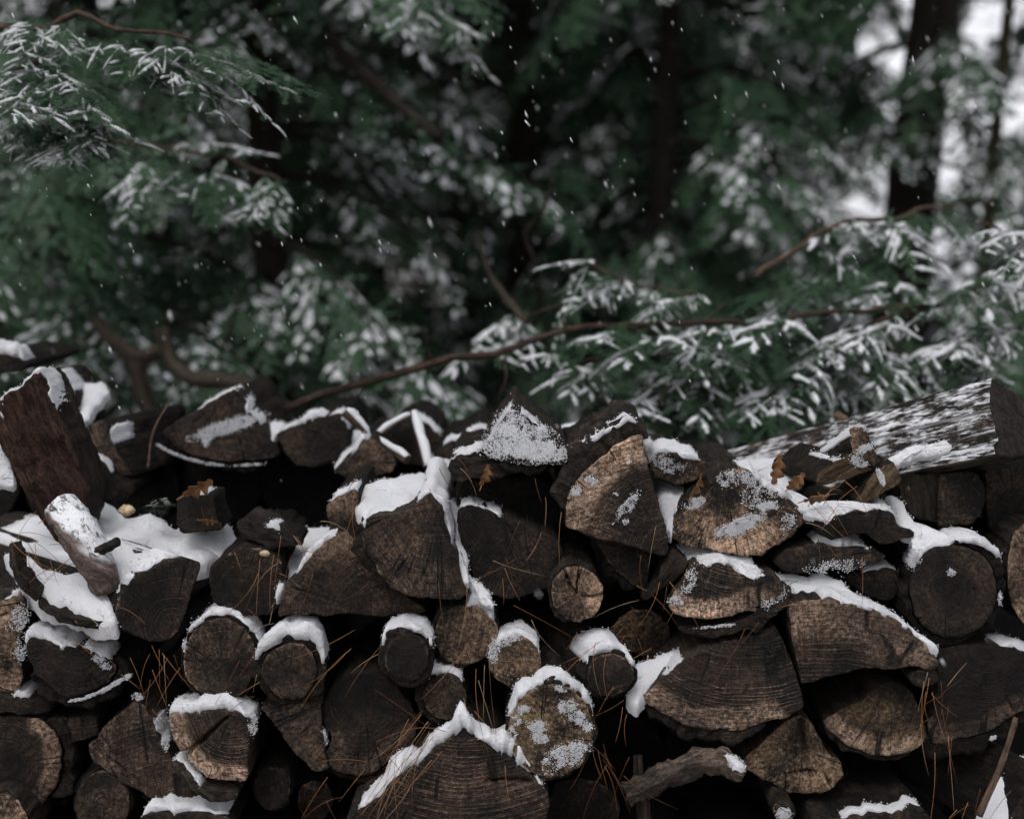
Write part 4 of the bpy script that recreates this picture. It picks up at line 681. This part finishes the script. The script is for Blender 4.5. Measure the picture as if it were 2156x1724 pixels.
oak_leaf("curled brown leaf flake under the pointed log", *pt('A2', 1800, 1150), .0, .045, 65, .7, (10, 0, 30))
def fungus(label, px, py, dy, r):
    SEED[0] += 3; u = np.linspace(0, np.pi, 9); v = np.linspace(0, 2 * np.pi, 16, endpoint=False); U, Vv = np.meshgrid(u, v, indexing='ij')
    p = np.stack([np.sin(U) * np.cos(Vv), np.sin(U) * np.sin(Vv), np.cos(U) * .7], -1); p = p * (1 + .3 * fbm(p * 2.5, SEED[0], 3))[..., None] * r; b = P(px, py, dy)
    tag(mesh("bracket_fungus", p.reshape(-1, 3) + b, [grid_faces(9, 16, 0, True)], [M_FUNGUS], None, True, None, None, b), label, "fungus", "pale fungi on the woodpile")
fungus("pale lumpy fungus on the snow bed edge at the left", *pt('A1', 1000, 1340), .12, .016)
fungus("small tan fungus flake above the centre left snow", *pt('A2', 100, 1680), -.03, .009)
# ------------------------------------------------------------------ hemlock foliage
def twig_list(r_, depth2=True, ntw=9):
    """flat pinnate spray in its own frame: x along the shoot (length 1), y sideways, z up; returns polylines with widths"""
    tw = []; s = np.linspace(0, 1, 9)[:, None]
    def line(b, a, l, droop, n):
        t = np.linspace(0, 1, n)[:, None]; bend = r_.normal(0, .2)
        d = np.array([math.cos(a), math.sin(a), 0]); e = np.array([-d[1], d[0], 0])
        return b + d * l * t + e * bend * l * t ** 2 + np.array([0, 0, -1]) * droop * l * t ** 2
    main = line(np.zeros(3), 0, 1.0, .18, 13); tw.append((main, 1.0))
    for k in range(ntw * 2):
        f = .10 + .86 * (k / (ntw * 2)) + r_.normal(0, .025); side = 1 if k % 2 else -1
        b = np.array([np.interp(f, np.linspace(0, 1, 13), main[:, q]) for q in range(3)]); l = (.52 * (1 - f) ** .75 + .10) * r_.uniform(.45, 1.2)
        a = side * math.radians(r_.uniform(32, 64)); L1 = line(b, a, l, r_.uniform(.15, .40), 8); tw.append((L1, l))
        if depth2 and l > .28:
            for q in range(int(l / .085)):
                g = .18 + .75 * q / (l / .085); b2 = L1[int(g * 7)]; l2 = .16 * (1.1 - g) * r_.uniform(.7, 1.3); tw.append((line(b2, a - side * math.radians(48) * (1 if q % 2 else -1), l2, .3, 4), l2))
    return tw
def spray_template(seed, size, needle=False, depth2=True, ntw=9, snow=.8, seg=6, nw=.012, sw=.013, lmin=.05):
    """leaf triangles and snow arches for one spray; real lengths for a spray of the given size"""
    r_ = np.random.default_rng(seed); lv, lf, sv, sf = [], [], [], []; nl = ns = 0
    for pl, l in twig_list(r_, depth2, ntw):
        pl = pl * size; L = l * size; n = max(2, int(L / .0044)) if needle else max(2, int(seg * min(1, l * 2.2)))
        q = spline(pl, n + 1); d = np.gradient(q, axis=0); d /= np.linalg.norm(d, axis=1)[:, None] + 1e-9; e = np.cross([0, 0, 1.0], d); e /= np.linalg.norm(e, axis=1)[:, None] + 1e-9
        w = nw * (1 - .5 * np.linspace(0, 1, n + 1)) * r_.uniform(.8, 1.2, n + 1)
        for sd_ in (-1, 1):
            if needle:
                a0 = q[:-1] - d[:-1] * .0014; a1 = q[:-1] + d[:-1] * .0014; tip = q[:-1] + e[:-1] * (sd_ * w[:-1])[:, None] + d[:-1] * (w[:-1] * .45)[:, None] + np.array([0, 0, 1]) * r_.normal(0, .0015, (n, 1))
            else:
                a0 = q[:-1]; a1 = q[1:]; tip = .35 * q[:-1] + .65 * q[1:] + e[:-1] * (sd_ * w[:-1])[:, None] + np.array([0, 0, 1]) * r_.normal(0, .003, (n, 1))
            lv.append(np.stack([a0, a1, tip], 1).reshape(-1, 3)); lf.append(np.arange(3 * n).reshape(-1, 3) + nl); nl += 3 * n
        if r_.random() < snow and l > lmin:
            idx = np.linspace(0, 1, n + 1); k = 8 if needle else 3
            for _ in range(1 if needle else 2):
                if needle: s0, s1 = r_.uniform(0, .15), r_.uniform(.82, 1.0)
                else: s0 = r_.uniform(0, .75); s1 = min(1, s0 + r_.uniform(.14, .34))
                tq = np.linspace(s0, s1, k); c_ = np.stack([np.interp(tq, idx, q[:, i]) for i in range(3)], -1); ee = np.stack([np.interp(tq, idx, e[:, i]) for i in range(3)], -1)
                ww = sw * r_.uniform(.55, 1.25) * (np.sin(np.linspace(.3, 2.95, k)) ** .6) * r_.uniform(.45, 1.4, k); hh = ww * .75
                ring = np.stack([c_ - ee * ww[:, None], c_ + np.array([0, 0, 1]) * hh[:, None], c_ + ee * ww[:, None]], 1); ring[:, [0, 2], 2] -= .002
                sv.append(ring.reshape(-1, 3)); sf.append(grid_faces(k, 3, ns)); ns += 3 * k
    return np.vstack(lv), np.vstack(lf), (np.vstack(sv) if sv else np.zeros((0, 3))), (np.vstack(sf) if sf else np.zeros((0, 4), int))
def frames(D, twist=None, nflip=None):
    D = D / np.linalg.norm(D, axis=1)[:, None]; S = np.cross(np.array([0, 0, 1.0]), D); S /= np.linalg.norm(S, axis=1)[:, None] + 1e-9; N = np.cross(D, S)
    if twist is not None:
        ct, st = np.cos(twist)[:, None], np.sin(twist)[:, None]; S, N = S * ct + N * st, N * ct - S * st
    return np.stack([D, S, N], 1)                              # rows: local axes in world
def place(tpl, org, fr, sc):
    v = np.einsum('vk,nkj->nvj', tpl, fr) * sc[:, None, None] + org[:, None]; return v.reshape(-1, 3)
def rep(f, n, nv): return (f[None] + nv * np.arange(n)[:, None, None]).reshape(-1, f.shape[1])
def foliage(parent, name, org, D, sc, tw, tpls, seed, mat=None, snowp=.8, sname="snow"):
    """sprays at org pointing along D, split over the templates; needles one mesh, their snow its child"""
    r_ = np.random.default_rng(seed); fr = frames(D, tw); pick = r_.integers(0, len(tpls), len(org)); LV, LF, SV, SF = [], [], [], []; a = b = 0; hs_ = r_.random(len(org)) < snowp
    for k, (lv, lf, sv, sf) in enumerate(tpls):
        i = np.where(pick == k)[0]
        if len(i): LV.append(place(lv, org[i], fr[i], sc[i])); LF.append(rep(lf, len(i), len(lv)) + a); a += len(i) * len(lv)
        i = i[hs_[i]]
        if len(i) and len(sv):
            up = place(sv, org[i], fr[i], sc[i]); SV.append(up); SF.append(rep(sf, len(i), len(sv)) + b); b += len(i) * len(sv)
    loc = parent.location if parent else (0, 0, 0)
    o = mesh(name, np.vstack(LV), LF, [mat or M_GREEN], None, False, parent, None, loc)
    o["kind"] = "stuff"
    if SV: mesh(sname, np.vstack(SV), SF, [M_SNOW], None, True, o, None, loc)["kind"] = "stuff"
    return o
T_MID = [spray_template(50 + k, .42, False, False, 10, .50, 5, .017, .0135) for k in range(4)]
T_FAR = [spray_template(70 + k, .62, False, False, 7, .50, 3, .038, .027) for k in range(3)]
T_HERO = [spray_template(90 + k, .26, True, True, 9, .50, 6, .0125, .0034, .085) for k in range(5)]
T_FING = [spray_template(110 + k, .22, True, True, 6, .50, 6, .0125, .0054, .08) for k in range(5)]

def hemlock(label, px, dy, r, H=11, lean=(0, 0), seed=0, lod=0, zlo=.5, zhi=5.0, nb=46, blen=1.5, mat=None, snowp=.7, name="hemlock_tree", cat="tree", green=None, group="hemlocks behind the woodpile", azr=(0, 2 * np.pi)):
    r_ = np.random.default_rng(900 + seed); b = P(px, 862, dy); base = np.array([b[0], dy, 0.0]); e = empty(name, base); tag(e, label, cat, group)
    z = np.linspace(-.15, H, 22); c_ = np.stack([base[0] + lean[0] * z + .04 * np.sin(z * .9 + seed), base[1] + lean[1] * z, z], -1); rad = r * (1 - .85 * np.clip(z / H, 0, 1)) * (1 + .35 * np.exp(-np.clip(z, 0, 9) * 3))
    V, F, Tt = tube(c_, rad, 14, seed, r * .14, 9); Vs, Fs, Ts, SC_ = [V], [F], [Tt], [np.vstack([np.stack(np.broadcast_arrays((np.arange(14) * r * .45)[None], z[:, None], np.zeros((22, 14))), -1).reshape(-1, 3), np.zeros((2, 3))])]; off = len(V)
    org, D, sc_, tw, sn = [], [], [], [], []
    zs = np.concatenate([r_.uniform(zlo, zhi, nb), r_.uniform(zhi, H * .97, int(nb * .7))])
    for zz in zs:
        top = np.clip(1 - zz / (H * 1.05), .12, 1); az = r_.uniform(*azr); l = blen * top ** .6 * r_.uniform(.55, 1.15); up = r_.uniform(-.05, .25)
        p0 = np.array([np.interp(zz, z, c_[:, k]) for k in range(3)]); h = np.array([math.cos(az), math.sin(az), 0]); t = np.linspace(0, 1, 7)[:, None]; bend = np.cross(h, [0, 0, 1]) * r_.normal(0, .15)
        lb = p0 + h * l * t + bend * l * t ** 2 + np.array([0, 0, 1]) * (up * l * t - .42 * l * t ** 2)
        v, f, t3 = tube(lb, np.linspace(.013, .003, 7) * (1 + l * .3), 4); Vs.append(v); Fs.append(f + off); Ts.append(t3 + off); SC_.append(v * .5); off += len(v)
        far = zz > zhi; bs = .85 if r_.random() < snowp * .75 else .06; ns = max(3, int(l / (.15 if not far else .42)))
        for k in range(ns):
            g = .22 + .78 * (k + r_.random() * .6) / ns; g = min(g, 1); pp = np.array([np.interp(g, t[:, 0], lb[:, q]) for q in range(3)]); dd = lb[-1] - lb[-2]; dd = dd / np.linalg.norm(dd)
            sgn = 1 if k % 2 else -1; sl = np.cross(dd, [0, 0, 1]) * sgn; mixf = r_.uniform(.5, 1.1) if k < ns - 1 else 0.05
            org.append(pp); D.append(dd * .8 + sl * mixf + np.array([0, 0, -1]) * r_.uniform(.05, .5)); sc_.append(r_.uniform(.7, 1.25) * (2.4 if far else 1.0)); tw.append(r_.normal(0, .3)); sn.append(bs)
    tr = mesh("trunk", np.vstack(Vs), [np.vstack(Fs), np.vstack(Ts)], [mat or M_TRUNK], None, True, e, {"side": np.vstack(SC_)}, base); tr["tone"] = .55; tr["dust"] = .0
    if org: foliage(e, "crown", np.array(org), np.array(D), np.array(sc_), np.array(tw), T_FAR if lod else T_MID, seed, green or (M_GREEN2 if lod else M_GREEN), np.array(sn))
    return e
HT = [  # label, px, dy, r, kwargs
    ("dark hemlock with a straight trunk left of centre", 560, 3.6, .085, dict(seed=1, nb=58)),
    ("thick dark hemlock trunk at the upper right", 1835, 4.9, .155, dict(seed=2, nb=20, lean=(.11, 0), zlo=.6, zhi=3.2, blen=1.1, azr=(2.5, 5.2))),
    ("thin mossy trunk standing in the bright gap at the right", 2045, 4.2, .036, dict(seed=3, nb=4, lean=(.05, 0), mat=M_MOSSY, blen=.7, zlo=.5, zhi=1.9, H=8)),
    ("slender dark hemlock right of centre", 1400, 5.0, .075, dict(seed=4, nb=50, blen=1.2)),
    ("slim young hemlock at the far left", 205, 3.0, .036, dict(seed=5, nb=46, blen=1.2, H=9)),
    ("broad hemlock behind the centre of the stack", 1085, 6.2, .12, dict(seed=6, nb=66, blen=2.0)),
    ("hemlock half hidden between the left trunks", 330, 6.5, .10, dict(seed=7, nb=56, blen=1.9)),
    ("hemlock in the middle distance right of centre", 1580, 7.0, .11, dict(seed=8, nb=48, blen=1.4)),
    ("hemlock behind the straight left trunk", 800, 7.6, .10, dict(seed=9, nb=56, blen=1.9)),
    ("hemlock leaning in from beyond the left edge", -160, 4.5, .10, dict(seed=10, nb=44, blen=1.9)),
]
for lab, px, dy, r, kw in HT: hemlock(lab, px, dy, r, **kw)
for i, (lab, px, dy, r) in enumerate([
    ("far hemlock behind the left pair of trunks", 470, 12.0, .14), ("far hemlock left of the picture centre", 720, 14.5, .15),
    ("far hemlock just left of the centre trunk", 960, 11.0, .13), ("far hemlock behind the centre", 1210, 14.0, .15), ("far hemlock right of the centre trunk", 1320, 10.0, .13),
    ("far hemlock behind the slender right trunk", 1500, 13.0, .14), ("far hemlock left of the thick right trunk", 1500, 11.5, .13), ("far hemlock low behind the thick right trunk", 1600, 15.5, .15),
    ("farthest hemlock left of centre", 620, 19.0, .16), ("farthest hemlock at the centre", 1060, 19.0, .17), ("farthest hemlock right of centre", 1420, 19.5, .17), ("farthest hemlock at the right", 1580, 18.0, .16)]):
    hemlock(lab, px, dy, r, H=13, seed=30 + i, lod=1, nb=40, blen=1.9, zlo=.3, zhi=6.0, snowp=.75, group="far hemlocks in the woods")
hemlock("pale snow laden hemlock far off in the bright gap", 2150, 16.0, .08, H=7, seed=60, lod=1, nb=14, blen=.9, zlo=.2, zhi=3, snowp=1.0, group="far hemlocks in the woods")
hemlock("young snow laden hemlock low at the right edge", 2220, 5.2, .05, H=1.75, seed=61, nb=26, blen=1.0, zlo=.2, zhi=1.3, snowp=.95)

# boughs that reach over the stack from trees outside the picture
def bough(label, limb, rad, sprays, tpls, seed, name="hemlock_bough", snowp=.72, mat=None, tone=1.0):
    """limb: (px, py, dy) points of the woody shoot; sprays: (base px, py, dy, tip px, py, dy, scale)"""
    p = spline(np.array([P(*q) for q in limb]), 20); p[1:] += (rad[0] + .006) * 1.3 * np.stack([fbm(p[1:] * 9, seed + k, 2) for k in range(3)], -1); base = p[0]; e = empty(name, base); tag(e, label, "branch", "hemlock boughs above the woodpile")
    V, F, Tt = tube(p, np.linspace(rad[0], rad[1], 20), 7, seed, rad[0] * .15, 60); d = np.r_[0, np.cumsum(np.linalg.norm(np.diff(p, axis=0), axis=1))]
    o = mesh("limb", V, [F, Tt], [mat or M_TWIG], None, True, e, {"side": np.vstack([np.stack(np.broadcast_arrays(np.arange(7)[None] * .01, d[:, None], np.zeros((20, 7))), -1).reshape(-1, 3), np.zeros((2, 3))])}, base); o["tone"] = tone; o["dust"] = .0
    if sprays:
        A = np.array([P(*s[:3]) for s in sprays]); B = np.array([P(*s[3:6]) for s in sprays]); L0 = np.array([np.ptp(t[0][:, 0]) for t in tpls]).mean(); ln = np.linalg.norm(B - A, axis=1); r_ = np.random.default_rng(seed)
        foliage(e, "needles", A, B - A, ln / L0, r_.normal(0, .14, len(A)), tpls, seed, None, snowp)
    return e
def along(limb, n, seed, ln=(90, 170), dirs=(60, 150), toward=(.05, .25), off=14):
    """sprays scattered along a limb: screen directions in degrees (90 = down), tips nearer the camera"""
    r_ = np.random.default_rng(seed); q = spline(np.array(limb, float), 40); out = []
    if dirs[1] - dirs[0] > 90: m_ = r_.uniform(100, 145); dirs = (m_ - 38, m_ + 38)
    for k in range(n):
        b = q[r_.integers(2, 40)]; a = math.radians(r_.uniform(*dirs)); l = r_.uniform(*ln); x, y = b[0] + r_.normal(0, off), b[1] + r_.normal(0, off * .5)
        out.append((x, y, b[2], x + l * math.cos(a), y + l * math.sin(a) * .75, b[2] - r_.uniform(*toward)))
    return out
l1 = [(-60, 60, 0.73), (120, 38, 0.63), (260, 62, 0.58), (400, 98, 0.53)]
bough("snowy hemlock bough fanning out at the upper left", l1, (.010, .004), [(395, 95, 0.53, 640, 168, 0.35), (390, 100, 0.53, 552, 196, 0.33), (330, 92, 0.55, 560, 140, 0.39), (290, 90, 0.57, 470, 190, 0.35), (250, 90, 0.58, 420, 150, 0.35), (200, 80, 0.61, 330, 170, 0.39),
      (300, 110, 0.57, 400, 210, 0.39), (220, 110, 0.58, 260, 200, 0.39), (350, 120, 0.55, 470, 240, 0.39)] + along(l1, 7, 3, (70, 150), (40, 140), (.05, .25)), T_HERO, 3)
l2 = [(-80, 190, 0.68), (0, 165, 0.61), (95, 150, 0.55)]
bough("bright snow covered hemlock fan at the left edge", l2, (.008, .004), [(80, 140, 0.57, -20, 200, 0.33), (85, 140, 0.57, 60, 222, 0.28), (90, 140, 0.57, 140, 218, 0.28), (95, 142, 0.57, 195, 205, 0.31), (70, 150, 0.57, -40, 170, 0.35), (95, 145, 0.57, 110, 225, 0.28), (95, 142, 0.57, 170, 170, 0.39)] + along(l2, 4, 5, (70, 120), (60, 130)), T_HERO, 5)
l3 = [(-60, 240, 0.73), (60, 232, 0.65), (190, 245, 0.61)]
bough("drooping hemlock bough below the bright left fan", l3, (.008, .004), [(120, 235, 0.63, 300, 275, 0.45), (110, 240, 0.63, 240, 330, 0.43), (60, 240, 0.65, 120, 330, 0.43), (20, 240, 0.68, 20, 320, 0.45), (160, 240, 0.63, 280, 300, 0.43)] + along(l3, 7, 7, (80, 160), (50, 130)), T_HERO, 7)
l4 = [(100, 300, 1.7), (300, 300, 1.6), (480, 330, 1.5), (600, 390, 1.4)]
bough("blurred hemlock bough left of the straight trunk", l4, (.010, .004), [(400, 360, 1.5, 610, 445, 1.2), (420, 355, 1.5, 540, 430, 1.2), (380, 350, 1.5, 440, 430, 1.2), (330, 320, 1.5, 240, 450, 1.25), (380, 300, 1.6, 520, 300, 1.4)] + along(l4, 9, 9, (90, 190), (30, 150)), T_HERO, 9)
l5 = [(860, -40, 1.8), (905, 20, 1.75), (1000, 125, 1.7)]
bough("single snowy hemlock shoot hanging in at the top", l5, (.007, .003), [(880, -10, 1.78, 1010, 140, 1.6), (890, 0, 1.78, 930, 90, 1.55), (900, 20, 1.78, 1000, 70, 1.6)] + along(l5, 4, 11, (80, 130), (30, 120)), T_HERO, 11)
l6 = [(600, 862, .80), (680, 822, .85), (780, 795, .9), (900, 775, .92), (1050, 748, .95), (1190, 706, .98), (1320, 694, 1.0), (1500, 688, 1.0), (1700, 668, 1.02), (1900, 660, 1.05), (1965, 652, 1.05)]
long_limb = bough("long bare reddish limb sweeping across behind the stack", l6, (.012, .006), along(l6[5:9], 15, 13, (80, 150), (20, 165), (.05, .3)), T_FING, 13, tone=.7)
r6 = np.random.default_rng(66); q6 = spline(np.array(l6, float), 30)
for k in range(7):
    b6 = q6[4 + 3 * k]; a6 = r6.uniform(-2.3, -.8) if k % 2 else r6.uniform(.7, 2.2); l_ = r6.uniform(40, 110)
    tw6 = stick(None, [tuple(b6), (b6[0] + l_ * .5 * math.cos(a6), b6[1] + l_ * .5 * math.sin(a6), b6[2] - .03), (b6[0] + l_ * math.cos(a6 + .3), b6[1] + l_ * math.sin(a6 + .3), b6[2] - .05)], [.0035, .0025, .0015], "twig", None, M_TWIG, 5, 0, .0006, 8, None, 1.0)
    tw6.parent = long_limb; tw6.location = tw6.location - long_limb.location
l7 = [(1590, 585, 1.25), (1700, 520, 1.3), (1800, 465, 1.35), (1900, 450, 1.4), (2010, 446, 1.45)]
bough("tan dead limb rising to the right through snowy sprays", l7, (.010, .005), along(l7, 10, 15, (110, 210), (10, 60), (.05, .3)) + along(l7, 4, 16, (110, 190), (100, 170), (.05, .3)), T_FING, 15, tone=1.3)
l8 = [(1690, 740, 1.05), (1800, 705, 1.05), (1900, 664, 1.05), (2000, 622, 1.05), (2080, 590, 1.1), (2200, 540, 1.15)]
bough("slim limb climbing to the right edge", l8, (.007, .006), along(l8, 20, 17, (80, 170), (30, 140), (.05, .3)), T_FING, 17)
l9 = [(2200, 478, .9), (2140, 486, .9), (2050, 482, .9)]
bough("pale snowy hemlock tip at the right edge", l9, (.005, .002), [(2130, 482, .9, 2035, 488, .85), (2150, 482, .9, 2075, 515, .75), (2160, 500, .9, 2110, 560, .75), (2180, 490, .9, 2120, 480, .8)], T_FING, 19)
l10 = [(1240, 560, 1.2), (1300, 585, 1.15), (1380, 600, 1.1), (1480, 620, 1.1)]
bough("small snowy spray above the long limb", l10, (.005, .003), [(1260, 550, 1.2, 1125, 540, 1.1), (1300, 575, 1.2, 1180, 580, 1.0), (1310, 590, 1.2, 1200, 640, 1.0)] + along(l10, 10, 21, (80, 160), (20, 160)), T_FING, 21)
for i, (a, b_, d, n, lab) in enumerate([((1200, 760), (1420, 745), 1.0, 16, "snow fingered sprays under the long limb, centre"), ((1420, 760), (1640, 730), .95, 22, "snow fingered sprays under the long limb, right of centre"), ((1640, 770), (1880, 740), .95, 24, "dense snowy sprays in front of the right trunk foot"),
        ((1880, 760), (2160, 690), 1.0, 26, "dense snowy sprays low at the right edge"), ((1300, 850), (1500, 800), .9, 20, "white star shaped sprays just above the stack"), ((1500, 830), (1760, 800), .9, 24, "snowy sprays above the weathered log"), ((1760, 850), (2100, 760), 1.0, 22, "snowy sprays behind the weathered log end"), ((1640, 620), (1900, 580), 1.2, 22, "flat snowy sprays left of the thick trunk"), ((1000, 720), (1180, 640), 1.5, 16, "sparse snowy twigs left of the spray thicket")]):
    lm = [(a[0], a[1], d + .15), ((a[0] + b_[0]) / 2, (a[1] + b_[1]) / 2 - 12, d + .1), (b_[0], b_[1], d + .1)]
    bough(lab, lm, (.004, .003), along(lm, int(n * .55), 40 + i, (80, 160), (20, 160), (.05, .3), 30), T_FING, 40 + i)
# the pale curved dead limbs at the left
def limb(label, pts, rad, snow=.012, mat=None, tone=1.0, n=22): stick(label, pts, rad, "dead_limb", "branch", mat or M_TRUNK, 8, snow, .004, n, "dead limbs behind the woodpile", tone, .40)
limb("snow lined crooked dead limb curving behind the left logs", [(340, 690, 2.2), (355, 755, 2.2), (400, 800, 2.1), (470, 800, 2.0), (530, 812, 1.9), (610, 862, 1.7)], [.028, .030, .030, .028, .026, .020], .0, tone=1.6)
limb("snow topped dead limb slanting down from the left", [(195, 665, 2.3), (240, 720, 2.25), (290, 760, 2.2), (345, 735, 2.2)], [.022, .028, .034, .026], .0, tone=1.6)
limb("dark forked stem under the crooked dead limb", [(285, 760, 2.2), (300, 830, 2.2), (330, 900, 2.2), (360, 980, 2.2)], [.034, .034, .036, .04], .0, tone=1.5)
limb("slanting dark dead limb above the upper centre", [(690, 80, 3.2), (760, 150, 3.1), (850, 230, 3.0), (930, 290, 2.9)], [.03, .03, .026, .02], .0)
limb("snow flecked leaning stick in the centre thicket", [(1005, 490, 1.8), (1030, 580, 1.7), (1075, 640, 1.6), (1110, 680, 1.5)], [.005, .007, .014, .010], .0, tone=1.8)
limb("thin bare twig above the centre thicket", [(1165, 380, 1.9), (1140, 450, 1.9), (1100, 490, 1.9), (1130, 560, 1.9)], [.004, .004, .005, .004], .0, tone=1.6)
limb("thin bare twig hanging under the long limb", [(1465, 700, .95), (1420, 790, .9), (1390, 850, .85)], [.004, .004, .003], .0, tone=2.0)
limb("short broken tan stub above the weathered log", [(1762, 872, .75), (1800, 905, .7), (1815, 925, .66)], [.010, .011, .012], .0, M_TAN, 1.3)
limb("brown log end lying behind the pointed log", [(1180, 918, .75), (1250, 905, .75), (1330, 895, .75)], [.022, .022, .022], .006, M_TAN, .9)
# green sprig on the stack and small twigs
bough("small green hemlock sprig behind the dark block, left", [(345, 1075, .2), (335, 1050, .18)], (.003, .002), [(345, 1070, .2, 320, 1035, .12), (345, 1070, .2, 365, 1045, .12), (345, 1075, .2, 310, 1065, .12)], T_HERO, 80, snowp=.3)
stick("thin bare twig rising beside the back row wedge", [(312, 985, .35), (318, 920, .35), (335, 880, .35), (358, 845, .35)], [.003, .003, .002], tone=2.5)

# ------------------------------------------------------------------ falling snow
r_ = np.random.default_rng(5); n = 1250; d = np.where(r_.random(n) < .6, r_.uniform(2.0, 3.9, n), r_.uniform(1.3, 7.0, n)); u = r_.uniform(-60, 2216, n); v = r_.uniform(-60, 1400, n) ** 1.0
pos = np.array([P(a, b, dd + CAM[1]) for a, b, dd in zip(u, v, d)]); keep = ~((v > 900) & (d > 2.4)) & ~((v > 820) & (d < 2.45) & (r_.random(n) < .85)); pos, d = pos[keep], d[keep]
size = np.clip(r_.lognormal(-7.15, .45, len(pos)), .0003, .0024) * np.where(r_.random(len(pos)) < .08, 1.7, 1.0)
Vg, Fg = grains(np.zeros((len(pos), 3)), 1.0, 9); Vg = Vg.reshape(len(pos), 6, 3) * size[:, None, None]
ax = np.array([.38, 0, -.92]) + r_.normal(0, .12, (len(pos), 3)); ax /= np.linalg.norm(ax, axis=1)[:, None]; Vg = Vg + ax[:, None] * np.einsum('nvk,nk->nv', Vg, ax)[..., None] * 3.2
tag(mesh("falling_snow", (Vg + pos[:, None]).reshape(-1, 3), [Fg], [M_SNOW]), "fine snowflakes falling through the air in front of the woods", "snow", None, "stuff")
